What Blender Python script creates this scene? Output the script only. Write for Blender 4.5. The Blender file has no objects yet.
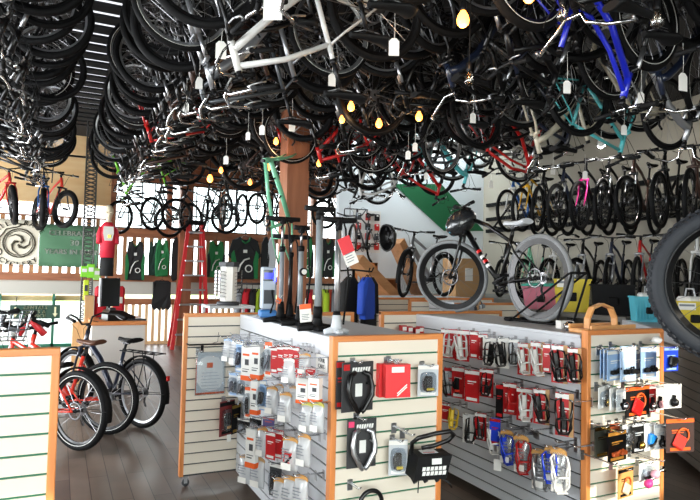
import bpy, math, random
from mathutils import Vector, Matrix, Euler
SC = bpy.context.scene
COL = SC.collection
RNG = random.Random(7)
PI = math.pi
V = Vector

# ------------------------------------------------------------------ camera
CAM_H = 1.55
FPX = 606.27
YAW, PITCH, ROLL = (math.radians(a) for a in (25.618, 2.348, 1.2717))
_f = V((math.sin(YAW) * math.cos(PITCH), math.cos(YAW) * math.cos(PITCH), math.sin(PITCH)))
_r0 = V((math.cos(YAW), -math.sin(YAW), 0))
_u0 = _r0.cross(_f)
_r = _r0 * math.cos(ROLL) + _u0 * math.sin(ROLL)
_u = -_r0 * math.sin(ROLL) + _u0 * math.cos(ROLL)
cam = bpy.data.cameras.new('camera')
cam.sensor_width = 36
cam.lens = FPX / 700 * 36
cam.clip_start = 0.05
camo = bpy.data.objects.new('camera', cam)
COL.objects.link(camo)
camo.matrix_world = Matrix(((_r.x, _u.x, -_f.x, 0), (_r.y, _u.y, -_f.y, 0), (_r.z, _u.z, -_f.z, CAM_H), (0, 0, 0, 1)))
SC.camera = camo


def ray(px, py):
    return _r * ((px - 350) / FPX) - _u * ((py - 250) / FPX) + _f


def at(px, py, ax, val):
    """the place point seen at a photo pixel on the plane ax = val"""
    d = ray(px, py)
    i = 'xyz'.index(ax)
    c = V((0, 0, CAM_H))
    return c + d * ((val - c[i]) / d[i])


def depth(p):
    return (V(p) - V((0, 0, CAM_H))).dot(_f)


# ------------------------------------------------------------------ materials
MATS = {}


def lin(c):
    return tuple((x / 12.92 if x <= .04045 else ((x + .055) / 1.055) ** 2.4) for x in c)


def mat(name, rgb, rough=.5, metal=0., noise=0., scale=8., coat=0., emit=None, spec=.5):
    """rgb in display (sRGB 0-255) values"""
    if name in MATS:
        return MATS[name]
    m = bpy.data.materials.new(name)
    m.use_nodes = True
    nt = m.node_tree
    b = nt.nodes['Principled BSDF']
    c = lin([x / 255 for x in rgb]) + (1,)
    b.inputs['Base Color'].default_value = c
    b.inputs['Roughness'].default_value = rough
    b.inputs['Metallic'].default_value = metal
    b.inputs['Coat Weight'].default_value = coat
    b.inputs['Specular IOR Level'].default_value = spec
    if emit:
        b.inputs['Emission Color'].default_value = lin([x / 255 for x in emit[0]]) + (1,)
        b.inputs['Emission Strength'].default_value = emit[1]
    if noise:
        tc = nt.nodes.new('ShaderNodeTexCoord')
        nz = nt.nodes.new('ShaderNodeTexNoise')
        nz.inputs['Scale'].default_value = scale
        nz.inputs['Detail'].default_value = 4
        nt.links.new(tc.outputs['Object'], nz.inputs['Vector'])
        mx = nt.nodes.new('ShaderNodeMix')
        mx.data_type = 'RGBA'
        mx.inputs[6].default_value = tuple(x * (1 - noise) for x in c[:3]) + (1,)
        mx.inputs[7].default_value = tuple(min(1, x * (1 + noise)) for x in c[:3]) + (1,)
        nt.links.new(nz.outputs['Fac'], mx.inputs[0])
        nt.links.new(mx.outputs[2], b.inputs['Base Color'])
    MATS[name] = m
    return m


def wood(name, rgb_a, rgb_b, scale=3., rough=.45, axis='Z', stretch=14):
    if name in MATS:
        return MATS[name]
    m = mat(name, rgb_a, rough)
    nt = m.node_tree
    b = nt.nodes['Principled BSDF']
    tc = nt.nodes.new('ShaderNodeTexCoord')
    mp = nt.nodes.new('ShaderNodeMapping')
    s = [scale * stretch] * 3
    s['XYZ'.index(axis)] = scale
    mp.inputs['Scale'].default_value = s
    nz = nt.nodes.new('ShaderNodeTexNoise')
    nz.inputs['Scale'].default_value = 1
    nz.inputs['Detail'].default_value = 5
    nz.inputs['Distortion'].default_value = .6
    cr = nt.nodes.new('ShaderNodeValToRGB')
    cr.color_ramp.elements[0].position = .32
    cr.color_ramp.elements[1].position = .68
    cr.color_ramp.elements[0].color = lin([x / 255 for x in rgb_a]) + (1,)
    cr.color_ramp.elements[1].color = lin([x / 255 for x in rgb_b]) + (1,)
    nt.links.new(tc.outputs['Object'], mp.inputs['Vector'])
    nt.links.new(mp.outputs['Vector'], nz.inputs['Vector'])
    nt.links.new(nz.outputs['Fac'], cr.inputs['Fac'])
    nt.links.new(cr.outputs['Color'], b.inputs['Base Color'])
    return m


def clear(name, tint=(235, 240, 245), gloss=.12, rough=.08, body=0.0, body_rgb=(230, 230, 230)):
    """thin clear plastic or window glass: mostly transparent, with a gloss and a little milky body"""
    if name in MATS:
        return MATS[name]
    m = bpy.data.materials.new(name)
    m.use_nodes = True
    nt = m.node_tree
    nt.nodes.remove(nt.nodes['Principled BSDF'])
    out = nt.nodes['Material Output']
    t = nt.nodes.new('ShaderNodeBsdfTransparent')
    t.inputs['Color'].default_value = lin([x / 255 for x in tint]) + (1,)
    g = nt.nodes.new('ShaderNodeBsdfGlossy')
    g.inputs['Roughness'].default_value = rough
    mx = nt.nodes.new('ShaderNodeMixShader')
    mx.inputs[0].default_value = gloss
    nt.links.new(t.outputs[0], mx.inputs[1])
    nt.links.new(g.outputs[0], mx.inputs[2])
    last = mx
    if body:
        d = nt.nodes.new('ShaderNodeBsdfDiffuse')
        d.inputs['Color'].default_value = lin([x / 255 for x in body_rgb]) + (1,)
        m2 = nt.nodes.new('ShaderNodeMixShader')
        m2.inputs[0].default_value = body
        nt.links.new(mx.outputs[0], m2.inputs[1])
        nt.links.new(d.outputs[0], m2.inputs[2])
        last = m2
    nt.links.new(last.outputs[0], out.inputs['Surface'])
    MATS[name] = m
    return m


BLACK = mat('black_paint', (13, 13, 14), .28, coat=.08, spec=.4)
MATTE = mat('matte_black', (15, 15, 16), .65, spec=.2)
RUBBER = mat('tire_rubber', (16, 16, 17), .65, noise=.15, scale=40, spec=.15)
DRUBBER = mat('dark_tire_rubber', (21, 21, 22), .5)
GREYTIRE = mat('grey_tire_rubber', (120, 122, 123), .7, noise=.12, scale=30)
CHROME = mat('chrome', (225, 225, 225), .13, 1.)
STEEL = mat('brushed_steel', (170, 172, 175), .3, 1.)
ALU = mat('silver_alloy', (185, 187, 190), .3, .9)
SPOKE = mat('spoke_steel', (150, 150, 152), .3, 1.)
DARKM = mat('dark_metal', (34, 34, 36), .38, .6)
WHITE = mat('white_paint', (232, 232, 228), .4)
PAPER = mat('white_paper', (238, 236, 230), .7)
RED = mat('red_card', (188, 24, 28), .42)
REDP = mat('red_paint', (196, 28, 26), .3, coat=.5)
ORANGE = mat('orange_ink', (235, 96, 30), .45)
ORED = mat('orange_red_paint', (240, 62, 44), .3, coat=.5)
YELLOW = mat('yellow_plastic', (226, 190, 30), .4)
BLUE = mat('blue_plastic', (28, 66, 205), .35)
SKY = mat('sky_blue_card', (146, 178, 216), .5)
GREEN = mat('green_cloth', (22, 112, 58), .75)
LIME = mat('lime_green', (128, 214, 46), .5)
TEAL = mat('teal_paint', (84, 186, 190), .35, coat=.4)
NAVY = mat('navy_paint', (28, 37, 58), .3, coat=.5)
TAN = mat('tan_card', (206, 152, 84), .65)
KRAFT = mat('kraft_card', (190, 150, 104), .75)
GREY = mat('grey_plastic', (128, 132, 138), .5)
LGREY = mat('light_grey', (196, 200, 204), .5)
DGREY = mat('dark_grey', (58, 60, 64), .55)
PINK = mat('pink_plastic', (222, 64, 140), .4)
GOLD = mat('brass', (214, 170, 80), .2, 1.)
CYAN = mat('cyan_plastic', (92, 196, 214), .45)
ROSE = mat('rose_plastic', (196, 110, 130), .5)
LEATHER = mat('brown_leather', (92, 56, 36), .5)
GUM = mat('tan_sidewall', (172, 140, 92), .7)
CLEAR = clear('clear_plastic', gloss=.16, body=.16)
CLEAR2 = clear('thin_clear_film', gloss=.07, body=.03)
MILKY = clear('milky_plastic', gloss=.14, body=.55)
GLASS = clear('window_glass', tint=(246, 250, 250), gloss=.06, rough=.02)
BULBGLASS = clear('bulb_glass', tint=(250, 246, 238), gloss=.2, rough=.03)


# ------------------------------------------------------------------ mesh builder
class MB:
    def __init__(s):
        s.v, s.f, s.m, s.sm = [], [], [], []

    def add(s, vs, fs, m=0, smooth=False):
        o = len(s.v)
        s.v += [tuple(p) for p in vs]
        for f in fs:
            s.f.append([i + o for i in f])
            s.m.append(m)
            s.sm.append(smooth)
        return s

    def box(s, x0, y0, z0, x1, y1, z1, m=0, M=None):
        vs = [V((x, y, z)) for z in (z0, z1) for y in (y0, y1) for x in (x0, x1)]
        if M is not None:
            vs = [M @ p for p in vs]
        return s.add(vs, [(0, 2, 3, 1), (4, 5, 7, 6), (0, 1, 5, 4), (2, 6, 7, 3), (0, 4, 6, 2), (1, 3, 7, 5)], m)

    def cbox(s, c, size, m=0, M=None, bev=0.):
        """centred box with chamfered long edges if bev"""
        hx, hy, hz = (a / 2 for a in size)
        T = Matrix.Translation(V(c)) @ (M if M is not None else Matrix())
        if not bev:
            return s.box(-hx, -hy, -hz, hx, hy, hz, m, T)
        b = min(bev, hx * .9, hy * .9, hz * .9)
        vs, fs = [], []
        idx = {}
        for sx in (-1, 1):
            for sy in (-1, 1):
                for sz in (-1, 1):
                    for k in range(3):
                        h = [hx - b, hy - b, hz - b]
                        h[k] += b
                        idx[(sx, sy, sz, k)] = len(vs)
                        vs.append(T @ V((sx * h[0], sy * h[1], sz * h[2])))
        for k in range(3):
            a, c2 = (k + 1) % 3, (k + 2) % 3
            for sg in (-1, 1):
                q = []
                for sa, sb in ((-1, -1), (1, -1), (1, 1), (-1, 1)):
                    t = [0, 0, 0]
                    t[k], t[a], t[c2] = sg, sa, sb
                    q.append(idx[(t[0], t[1], t[2], k)])
                fs.append(q if sg > 0 else q[::-1])
            for sa in (-1, 1):
                for sb in (-1, 1):
                    q = []
                    for sk, face in ((-1, a), (1, a), (1, c2), (-1, c2)):
                        t = [0, 0, 0]
                        t[k], t[a], t[c2] = sk, sa, sb
                        q.append(idx[(t[0], t[1], t[2], face)])
                    fs.append(q if sa * sb > 0 else q[::-1])
        for sx in (-1, 1):
            for sy in (-1, 1):
                for sz in (-1, 1):
                    q = [idx[(sx, sy, sz, k)] for k in range(3)]
                    fs.append(q if sx * sy * sz > 0 else q[::-1])
        return s.add(vs, fs, m)

    def tube(s, pts, r, n=8, m=0, closed=False, cap=True, flat=None):
        pts = [V(p) for p in pts]
        k = len(pts)
        rs = r if isinstance(r, (list, tuple)) else [r] * k
        dirs = []
        for i in range(k):
            if closed:
                d = pts[(i + 1) % k] - pts[i - 1]
            else:
                d = pts[min(i + 1, k - 1)] - pts[max(i - 1, 0)]
            dirs.append(d.normalized() if d.length > 1e-9 else V((0, 0, 1)))
        d0 = dirs[0]
        up = V((0, 0, 1)) if abs(d0.z) < .9 else V((1, 0, 0))
        if flat is not None:
            up = V(flat)
        nrm = (up - d0 * up.dot(d0)).normalized()
        vs = []
        for i in range(k):
            d = dirs[i]
            nrm = nrm - d * nrm.dot(d)
            nrm = nrm.normalized() if nrm.length > 1e-6 else d.orthogonal().normalized()
            bn = d.cross(nrm)
            for j in range(n):
                a = 2 * PI * j / n
                vs.append(pts[i] + (nrm * math.cos(a) + bn * math.sin(a)) * rs[i])
        fs = []
        for i in range(k if closed else k - 1):
            i2 = (i + 1) % k
            for j in range(n):
                j2 = (j + 1) % n
                fs.append((i * n + j, i * n + j2, i2 * n + j2, i2 * n + j))
        s.add(vs, fs, m, n > 4)
        if cap and not closed:
            o = len(s.v) - len(vs)
            s.f += [[o + j for j in range(n)][::-1], [o + (k - 1) * n + j for j in range(n)]]
            s.m += [m, m]
            s.sm += [False, False]
        return s

    def lathe(s, prof, c=(0, 0, 0), n=16, m=0, axis='Z', smooth=True, M=None, sx=1., sy=1.):
        """prof = [(r, h)...] turned about an axis"""
        vs = []
        for r, h in prof:
            for j in range(n):
                a = 2 * PI * j / n
                p = (r * math.cos(a) * sx, r * math.sin(a) * sy, h)
                if axis == 'Y':
                    p = (p[0], p[2], -p[1])
                elif axis == 'X':
                    p = (p[2], p[0], p[1])
                p = V(p)
                if M is not None:
                    p = M @ p
                vs.append(p + V(c))
        fs = []
        for i in range(len(prof) - 1):
            for j in range(n):
                j2 = (j + 1) % n
                fs.append((i * n + j, i * n + j2, (i + 1) * n + j2, (i + 1) * n + j))
        s.add(vs, fs, m, smooth)
        o = len(s.v) - len(vs)
        if prof[0][0] > 1e-6:
            s.f.append([o + j for j in range(n)][::-1]); s.m.append(m); s.sm.append(False)
        if prof[-1][0] > 1e-6:
            s.f.append([o + (len(prof) - 1) * n + j for j in range(n)]); s.m.append(m); s.sm.append(False)
        return s

    def torus(s, R, r, n=36, k=8, m=0, c=(0, 0, 0), axis='Y', ry=None):
        pts = []
        vs, fs = [], []
        ry = ry or r
        for i in range(n):
            a = 2 * PI * i / n
            for j in range(k):
                b = 2 * PI * j / k
                rr = R + r * math.cos(b)
                h = ry * math.sin(b)
                p = (rr * math.cos(a), h, rr * math.sin(a)) if axis == 'Y' else (rr * math.cos(a), rr * math.sin(a), h) if axis == 'Z' else (h, rr * math.cos(a), rr * math.sin(a))
                vs.append(V(p) + V(c))
        for i in range(n):
            for j in range(k):
                q = (i * k + j, i * k + (j + 1) % k, ((i + 1) % n) * k + (j + 1) % k, ((i + 1) % n) * k + j)
                fs.append(q if axis != 'Z' else q[::-1])
        return s.add(vs, fs, m, True)

    def ball(s, c, r, m=0, n=12, k=8, sc=(1, 1, 1)):
        prof = [(math.sin(PI * i / k) * r, -math.cos(PI * i / k) * r) for i in range(k + 1)]
        prof[0] = (1e-7, -r)
        prof[-1] = (1e-7, r)
        return s.lathe(prof, c, n, m, M=Matrix.Diagonal(V(sc)))

    def prism(s, poly, y0, y1, m=0, M=None, smooth=False):
        """poly = [(x, z)] counter-clockwise seen from -Y, extruded from y0 to y1"""
        n = len(poly)
        vs = [V((x, y0, z)) for x, z in poly] + [V((x, y1, z)) for x, z in poly]
        if M is not None:
            vs = [M @ p for p in vs]
        fs = [list(range(n)), list(range(n, 2 * n))[::-1]]
        fs += [(i, i + n, (i + 1) % n + n, (i + 1) % n) for i in range(n)]
        return s.add(vs, fs, m)

    def loft(s, rings, m=0, cap=True, smooth=True):
        n = len(rings[0])
        vs = [p for r_ in rings for p in r_]
        fs = []
        for i in range(len(rings) - 1):
            for j in range(n):
                j2 = (j + 1) % n
                fs.append((i * n + j, i * n + j2, (i + 1) * n + j2, (i + 1) * n + j))
        s.add(vs, fs, m, smooth)
        if cap:
            o = len(s.v) - len(vs)
            s.f += [[o + j for j in range(n)][::-1], [o + (len(rings) - 1) * n + j for j in range(n)]]
            s.m += [m, m]
            s.sm += [False, False]
        return s

    def move(s, M):
        s.v = [tuple(M @ V(p)) for p in s.v]
        return s

    def mesh(s, name, mats):
        me = bpy.data.meshes.new(name)
        me.from_pydata(s.v, [], s.f)
        me.polygons.foreach_set('material_index', s.m)
        me.polygons.foreach_set('use_smooth', s.sm)
        for mm in (mats if isinstance(mats, (list, tuple)) else [mats]):
            me.materials.append(mm)
        me.update()
        return me

    def build(s, name, mats, parent=None, loc=None, rot=None):
        return obj(name, s.mesh(name, mats), parent, loc, rot)


def obj(name, me, parent=None, loc=None, rot=None, M=None):
    o = bpy.data.objects.new(name, me)
    COL.objects.link(o)
    if parent is not None:
        o.parent = parent
    if M is not None:
        o.matrix_basis = M
    else:
        if loc is not None:
            o.location = loc
        if rot is not None:
            o.rotation_euler = rot
    return o


USED = {}


def tag(o, label, cat, group=None):
    o['label'] = label
    o['category'] = cat
    if group:
        o['group'] = group
    USED.setdefault(label, []).append(o.name)
    return o


def thing(name, label, cat, loc=(0, 0, 0), rz=0., group=None, M=None):
    o = bpy.data.objects.new(name, None)
    o.empty_display_size = .05
    COL.objects.link(o)
    if M is not None:
        o.matrix_basis = M
    else:
        o.location = loc
        o.rotation_euler = (0, 0, rz)
    return tag(o, label, cat, group)


def struct(o):
    o['kind'] = 'structure'
    return o


def recolour(o, i, m):
    o.material_slots[i].link = 'OBJECT'
    o.material_slots[i].material = m


CACHE = {}


def cached(key, fn):
    if key not in CACHE:
        CACHE[key] = fn()
    return CACHE[key]


_font_cache = {}


def glyphs(txt, size, spacing=1.):
    """text outline mesh verts/faces in the XY plane, centred"""
    cu = bpy.data.curves.new('lettering', 'FONT')
    cu.body = txt
    cu.size = size
    cu.space_character = spacing
    cu.align_x = 'CENTER'
    cu.align_y = 'CENTER'
    cu.extrude = .0008
    cu.resolution_u = 2
    t = bpy.data.objects.new('lettering', cu)
    COL.objects.link(t)
    dg = bpy.context.evaluated_depsgraph_get()
    dg.update()
    me = bpy.data.meshes.new_from_object(t.evaluated_get(dg))
    vs = [v.co.copy() for v in me.vertices]
    fs = [list(p.vertices) for p in me.polygons]
    bpy.data.objects.remove(t)
    bpy.data.curves.remove(cu)
    bpy.data.meshes.remove(me)
    return vs, fs


FACE_Y = Matrix(((1, 0, 0, 0), (0, 0, -1, 0), (0, 1, 0, 0), (0, 0, 0, 1)))   # text plane -> facing -Y


def text_on(mb, txt, size, c, m=0, spacing=1., bold=0., rot=0., wide=1.):
    vs, fs = glyphs(txt, size, spacing)
    T = Matrix.Translation(V(c)) @ FACE_Y @ Matrix.Rotation(rot, 4, 'Z') @ Matrix.Diagonal(V((wide, 1, 1, 1)))
    mb.add([T @ p for p in vs], fs, m)
    if bold:
        for dx in (-bold, bold):
            mb.add([T @ (p + V((dx, 0, 0))) for p in vs], fs, m)
    return mb
ORDN = ['first', 'second', 'third', 'fourth', 'fifth', 'sixth', 'seventh', 'eighth']
ORD2 = ['first', 'second', 'third', 'fourth', 'fifth', 'sixth', 'seventh']
# ------------------------------------------------------------------ bicycles
RA, BB, ST, HT, HB, FA = V((-.52, 0, .34)), V((-.09, 0, .29)), V((-.235, 0, .72)), V((.35, 0, .90)), V((.395, 0, .76)), V((.56, 0, .34))
SAXIS = (HT - HB).normalized()


def wheel_mesh(rim='black', deep=.018, fat=False, nsp=20, R=.34, rt=.027, disc=True):
    def f():
        b = MB()
        rr = R - 2 * rt + .004
        w = .013 if not fat else .03
        # rim ring as a lathe about Y with a closed section
        n = 40
        sec = [(rr, -w), (rr + .006, -w), (rr + .006, w), (rr, w), (rr - deep, .006), (rr - deep, -.006)]
        vs, fs = [], []
        for i in range(n):
            a = 2 * PI * i / n
            for r_, h in sec:
                vs.append((r_ * math.cos(a), h, r_ * math.sin(a)))
        k = len(sec)
        for i in range(n):
            for j in range(k):
                fs.append((i * k + j, i * k + (j + 1) % k, ((i + 1) % n) * k + (j + 1) % k, ((i + 1) % n) * k + j))
        b.add(vs, fs, 0, False)
        for i in range(nsp):
            a = 2 * PI * i / nsp
            s_ = 1 if i % 2 else -1
            a2 = a + (.5 if (i // 2) % 2 else -.5)
            b.tube([(.022 * math.cos(a2), .028 * s_, .022 * math.sin(a2)), ((rr - deep) * math.cos(a), 0, (rr - deep) * math.sin(a))], .0013, 3, 1, cap=False)
        b.lathe([(.012, -.05), (.022, -.034), (.022, -.024), (.014, -.02), (.014, .02), (.022, .024), (.022, .034), (.012, .05)], n=10, m=2, axis='Y')
        if disc:
            b.torus(.07, .008, 24, 4, 1, (0, .04, 0), ry=.0015)
            for i in range(5):
                a = 2 * PI * i / 5
                b.tube([(.02 * math.cos(a), .038, .02 * math.sin(a)), (.066 * math.cos(a + .3), .04, .066 * math.sin(a + .3))], .003, 4, 1, cap=False)
        return b.mesh('wheel', [{'black': BLACK, 'silver': ALU, 'red': REDP, 'white': WHITE}[rim], SPOKE, DARKM])
    return cached(('wheel', rim, deep, fat, nsp, R, rt, disc), f)


def tire_mesh(R=.34, rt=.027, stripe=None, knobs=False, m=None):
    m = m or RUBBER
    def f():
        b = MB()
        b.torus(R - rt, rt, 56, 12, 0)
        if stripe:
            for s_ in (-1, 1):
                b.torus(R - rt * 1.5, rt * .11, 48, 4, 1, (0, s_ * rt * .86, 0))
        if knobs:
            n = 64
            for i in range(n):
                a = 2 * PI * i / n
                for j, off in ((-1, 0), (0, .5), (1, 0)):
                    aa = a + off * 2 * PI / n
                    ang = j * .72
                    rr = R - rt + (rt + .002) * math.cos(ang)
                    h = (rt + .002) * math.sin(ang)
                    M = Matrix.Rotation(-aa, 4, 'Y') @ Matrix.Translation(V((rr, h, 0))) @ Matrix.Rotation(ang, 4, 'Z')
                    b.box(-.004, -rt * .22, -.009, .005, rt * .22, .009, 0, M)
        return b.mesh('tire', [m, WHITE if stripe != 'tan' else GUM])
    return cached(('tire', R, rt, stripe, knobs, m.name), f)


def stays(b, low, m=0, y0=.03, y1=.068, r=.009):
    for s_ in (-1, 1):
        b.tube([BB + V((-.03, y0 * s_, 0)), V((-.22, s_ * (y0 + .016), .305)), RA + V((0, y1 * s_, 0))], r, 6, m)
        b.tube([low + V((-.01, .018 * s_, 0)), low.lerp(RA, .3) + V((0, .045 * s_, 0)), RA + V((0, y1 * s_, 0))], r * .85, 6, m)
    b.tube([low.lerp(RA, .3) + V((0, -.045, 0)), low.lerp(RA, .3) + V((0, .045, 0))], r * .7, 6, m)


def frame_mesh(kind='mtb'):
    def f():
        b = MB()
        up = (ST - BB).normalized()
        if kind == 'mtb':
            low = BB + up * .36
            b.tube([HB + SAXIS * .02, HB.lerp(BB, .5) + V((0, 0, -.01)), BB], [.024, .024, .022], 10)
            b.tube([HT - SAXIS * .03, HT.lerp(low, .5) + V((0, 0, .012)), low], [.02, .018, .016], 8)
            b.tube([BB, low + up * .06], .017, 8)
        elif kind == 'road':
            low = ST
            b.tube([HB + SAXIS * .02, BB], .018, 8)
            b.tube([HT - SAXIS * .02, ST - up * .02], .015, 8)
            b.tube([BB, ST], .015, 8)
            low = ST - up * .03
        elif kind == 'step':
            low = BB + up * .3
            b.tube([HB + SAXIS * .01, V((.22, 0, .46)), V((.06, 0, .33)), BB], .022, 8)
            b.tube([HT - SAXIS * .03, V((.2, 0, .62)), V((.02, 0, .46)), BB + up * .18], .016, 8)
            b.tube([BB, ST], .017, 8)
        elif kind == 'cruiser':
            low = ST - up * .06
            b.tube([HB + SAXIS * .02, V((.28, 0, .5)), V((.1, 0, .33)), BB], .021, 8)
            b.tube([HT - SAXIS * .02, V((.12, 0, .86)), V((-.1, 0, .76)), ST - up * .02], .018, 8)
            b.tube([HT - SAXIS * .07, V((.12, 0, .77)), V((-.08, 0, .68)), ST - up * .1], .014, 8)
            b.tube([BB, ST], .017, 8)
        elif kind == 'ebike':
            low = BB + up * .34
            b.tube([HB + SAXIS * .02, HB.lerp(BB, .15), HB.lerp(BB, .85), BB], [.03, .04, .04, .034], 10)
            b.cbox(HB.lerp(BB, .5) + V((.018, 0, .03)), (.3, .05, .04), 1, Matrix.Rotation(-math.atan2(HB.z - BB.z, HB.x - BB.x), 4, 'Y'), .012)
            b.tube([HT - SAXIS * .03, V((.1, 0, .76)), low], [.024, .02, .017], 8)
            b.tube([BB, low + up * .1], .018, 8)
            b.lathe([(.04, -.06), (.06, -.05), (.06, .05), (.04, .06)], BB, 12, 1, 'Y')
        elif kind == 'curve':
            low = BB + up * .36
            b.tube([HB + SAXIS * .03, V((.3, 0, .75)), V((.14, 0, .62)), V((0, 0, .42)), BB], [.03, .032, .032, .03, .028], 10)
            b.tube([BB, ST], .018, 8)
        # head tube, BB shell, dropouts
        b.tube([HB - SAXIS * .03, HB + SAXIS * .02, HT], .023, 10)
        b.lathe([(.024, -.038), (.024, .038)], BB, 10, 1, 'Y')
        stays(b, low)
        b.tube([low, ST + up * .02], .015, 8)
        b.tube([ST + up * .0, ST + up * .03], .021, 8, 1)
        for t in (.3, .6):
            p = HB.lerp(BB, t)
            b.cbox(p + V((0, 0, .04)), (.05, .012, .012), 1, Matrix.Rotation(.9, 4, 'Y'))
        return b.mesh('frame', [BLACK, DARKM, WHITE])
    return cached(('frame', kind), f)


def fork_mesh(kind='rigid', wide=.055):
    def f():
        b = MB()
        ax = SAXIS
        crown = HB - ax * .05
        for s_ in (-1, 1):
            if kind == 'rigid':
                b.tube([crown + V((0, wide * .7 * s_, 0)), crown.lerp(FA, .25) + V((-.006, wide * s_, 0)), crown.lerp(FA, .75) + V((-.012, wide * s_, 0)), FA + V((0, wide * s_, 0))], [.014, .013, .011, .009], 8)
            else:
                b.tube([crown + V((0, wide * s_, .01)), crown.lerp(FA, .45) + V((0, wide * s_, 0))], .015, 8, 2)
                b.tube([crown.lerp(FA, .4) + V((0, wide * s_, 0)), FA + V((0, wide * s_, -.01))], [.021, .017], 8)
        b.tube([crown + V((0, -wide - .01, 0)), crown + V((0, 0, .012)), crown + V((0, wide + .01, 0))], .018, 8)
        b.tube([crown, HT + ax * .035], .016, 8, 1)
        if kind == 'susp':
            m = crown.lerp(FA, .38)
            b.tube([m + V((.03, -wide, 0)), m + V((.04, 0, .02)), m + V((.03, wide, 0))], .01, 6)
        return b.mesh('fork', [BLACK, DARKM, ALU])
    return cached(('fork', kind, wide), f)


def bar_mesh(kind='flat', w=.31, cables=True, cm='black'):
    def f():
        b = MB()
        st = HT + SAXIS * .045
        cl = st + V((.055, 0, .02))
        b.tube([st - SAXIS * .02, st + SAXIS * .012], .02, 8, 1)
        b.tube([st, cl], .015, 8, 1)
        if kind == 'flat':
            P = [cl + V((-.02, -w, .025)), cl + V((-.004, -w * .4, .012)), cl + V((0, -.06, 0)), cl + V((0, .06, 0)), cl + V((-.004, w * .4, .012)), cl + V((-.02, w, .025))]
            ends = [(P[0], (P[0] - P[1])), (P[-1], P[-1] - P[-2])]
        elif kind == 'cruiser':
            P = [cl + V((-.25, -w, .06)), cl + V((-.12, -w * .98, .09)), cl + V((.0, -w * .62, .11)), cl + V((.03, -w * .3, .07)), cl + V((0, -.05, 0)), cl + V((0, .05, 0)), cl + V((.03, w * .3, .07)), cl + V((0, w * .62, .11)), cl + V((-.12, w * .98, .09)), cl + V((-.25, w, .06))]
            ends = [(P[0], P[0] - P[1]), (P[-1], P[-1] - P[-2])]
        else:
            w2 = .21
            P = []
            side = [(-.03, -.13), (.03, -.135), (.075, -.1), (.085, -.05), (.06, -.01), (0, 0)]
            for x, z in side:
                P.append(cl + V((x, -w2, z)))
            P += [cl + V((0, -.05, 0)), cl + V((0, .05, 0))]
            for x, z in side[::-1]:
                P.append(cl + V((x, w2, z)))
            ends = [(P[0], P[0] - P[1]), (P[-1], P[-1] - P[-2])]
        b.tube(P, .011, 8, 0)
        for e, d in ends:
            d = d.normalized()
            b.tube([e - d * .115, e - d * .02, e + d * .004], [.0155, .0165, .018], 8, 2)
            if kind != 'drop':
                g = e - d * .13
                b.tube([g, g + V((.03, 0, -.012)), g + V((.045, 0, -.02)) + d * .05, g + V((.04, 0, -.026)) + d * .11], [.01, .009, .006, .005], 6, 3)
                b.lathe([(.016, -.014), (.016, .014)], g + V((0, 0, -.004)), 8, 1, 'Y')
        if cables:
            for s_ in (-1, 1):
                a = cl + V((.03, s_ * w * .55, .01))
                b.tube([a, a + V((.07, -s_ * .04, .015)), cl + V((.1, s_ * .04, -.06)), HB + V((.05, s_ * .02, .03)), HB + V((-.03, s_ * .015, -.06))], .0028, 4, 2, cap=False)
        return b.mesh('handlebar', [BLACK if cm == 'black' else CHROME, DARKM, MATTE, ALU])
    return cached(('bar', kind, w, cables, cm), f)


def saddle_mesh(kind='sport'):
    def f():
        b = MB()
        up = (ST - BB).normalized()
        top = ST + up * .19
        b.tube([ST - up * .02, top], .0135, 8, 1)
        W = {'sport': .07, 'wide': .1}[kind]
        rings = []
        prof = [(.13, .016), (.11, .021), (.04, .026), (-.03, W * .62), (-.09, W * .95), (-.125, W), (-.142, W * .8)]
        for x, w in prof:
            h = .034 if x < -.02 else .024
            zt = .045 + (.012 if x < -.1 else 0) + (.006 if x > .1 else 0)
            pts = []
            for a in range(12):
                t = 2 * PI * a / 12
                yy = w * math.cos(t)
                zz = math.sin(t)
                zz = zt + (zz * .012 if zz > 0 else zz * h) - abs(math.cos(t)) ** 3 * .012
                pts.append(top + V((x - .02, yy, zz)))
            rings.append(pts)
        b.loft(rings, 0)
        for s_ in (-1, 1):
            b.tube([top + V((.1, s_ * .012, .035)), top + V((.03, s_ * .022, .008)), top + V((-.06, s_ * .022, .008)), top + V((-.13, s_ * .03, .035))], .0035, 5, 2)
        b.cbox(top + V((-.01, 0, .006)), (.05, .05, .022), 1)
        return b.mesh('saddle', [MATTE, DARKM, SPOKE])
    return cached(('saddle', kind), f)


def crank_mesh():
    def f():
        b = MB()
        c = BB
        b.torus(.082, .008, 28, 4, 0, c + V((0, -.048, 0)), ry=.002)
        for i in range(5):
            a = 2 * PI * i / 5
            b.tube([c + V((.015 * math.cos(a), -.05, .015 * math.sin(a))), c + V((.078 * math.cos(a), -.048, .078 * math.sin(a)))], .006, 4, 0)
        b.tube([c + V((0, -.075, 0)), c + V((0, .075, 0))], .012, 8, 0)
        for s_, a in ((-1, -.4), (1, PI - .4)):
            e = c + V((.17 * math.cos(a), s_ * .082, .17 * math.sin(a)))
            b.tube([c + V((0, s_ * .075, 0)), e], [.014, .01], 6, 0)
        # chain and rear cogs
        for i, r_ in enumerate((.045, .038, .03, .024)):
            b.lathe([(r_, -.048 + i * .006), (r_, -.046 + i * .006)], RA, 16, 1, 'Y', smooth=False)
        for s_ in (1, -1):
            b.tube([RA + V((0, -.047, .045 * s_)), c + V((0, -.047, .084 * s_))], .0035, 4, 1, cap=False)
        b.tube([RA + V((.02, -.06, -.03)), RA + V((.03, -.06, -.1)), RA + V((.0, -.055, -.14))], .01, 6, 0)
        return b.mesh('crankset', [DARKM, SPOKE])
    return cached('crank', f)


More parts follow.
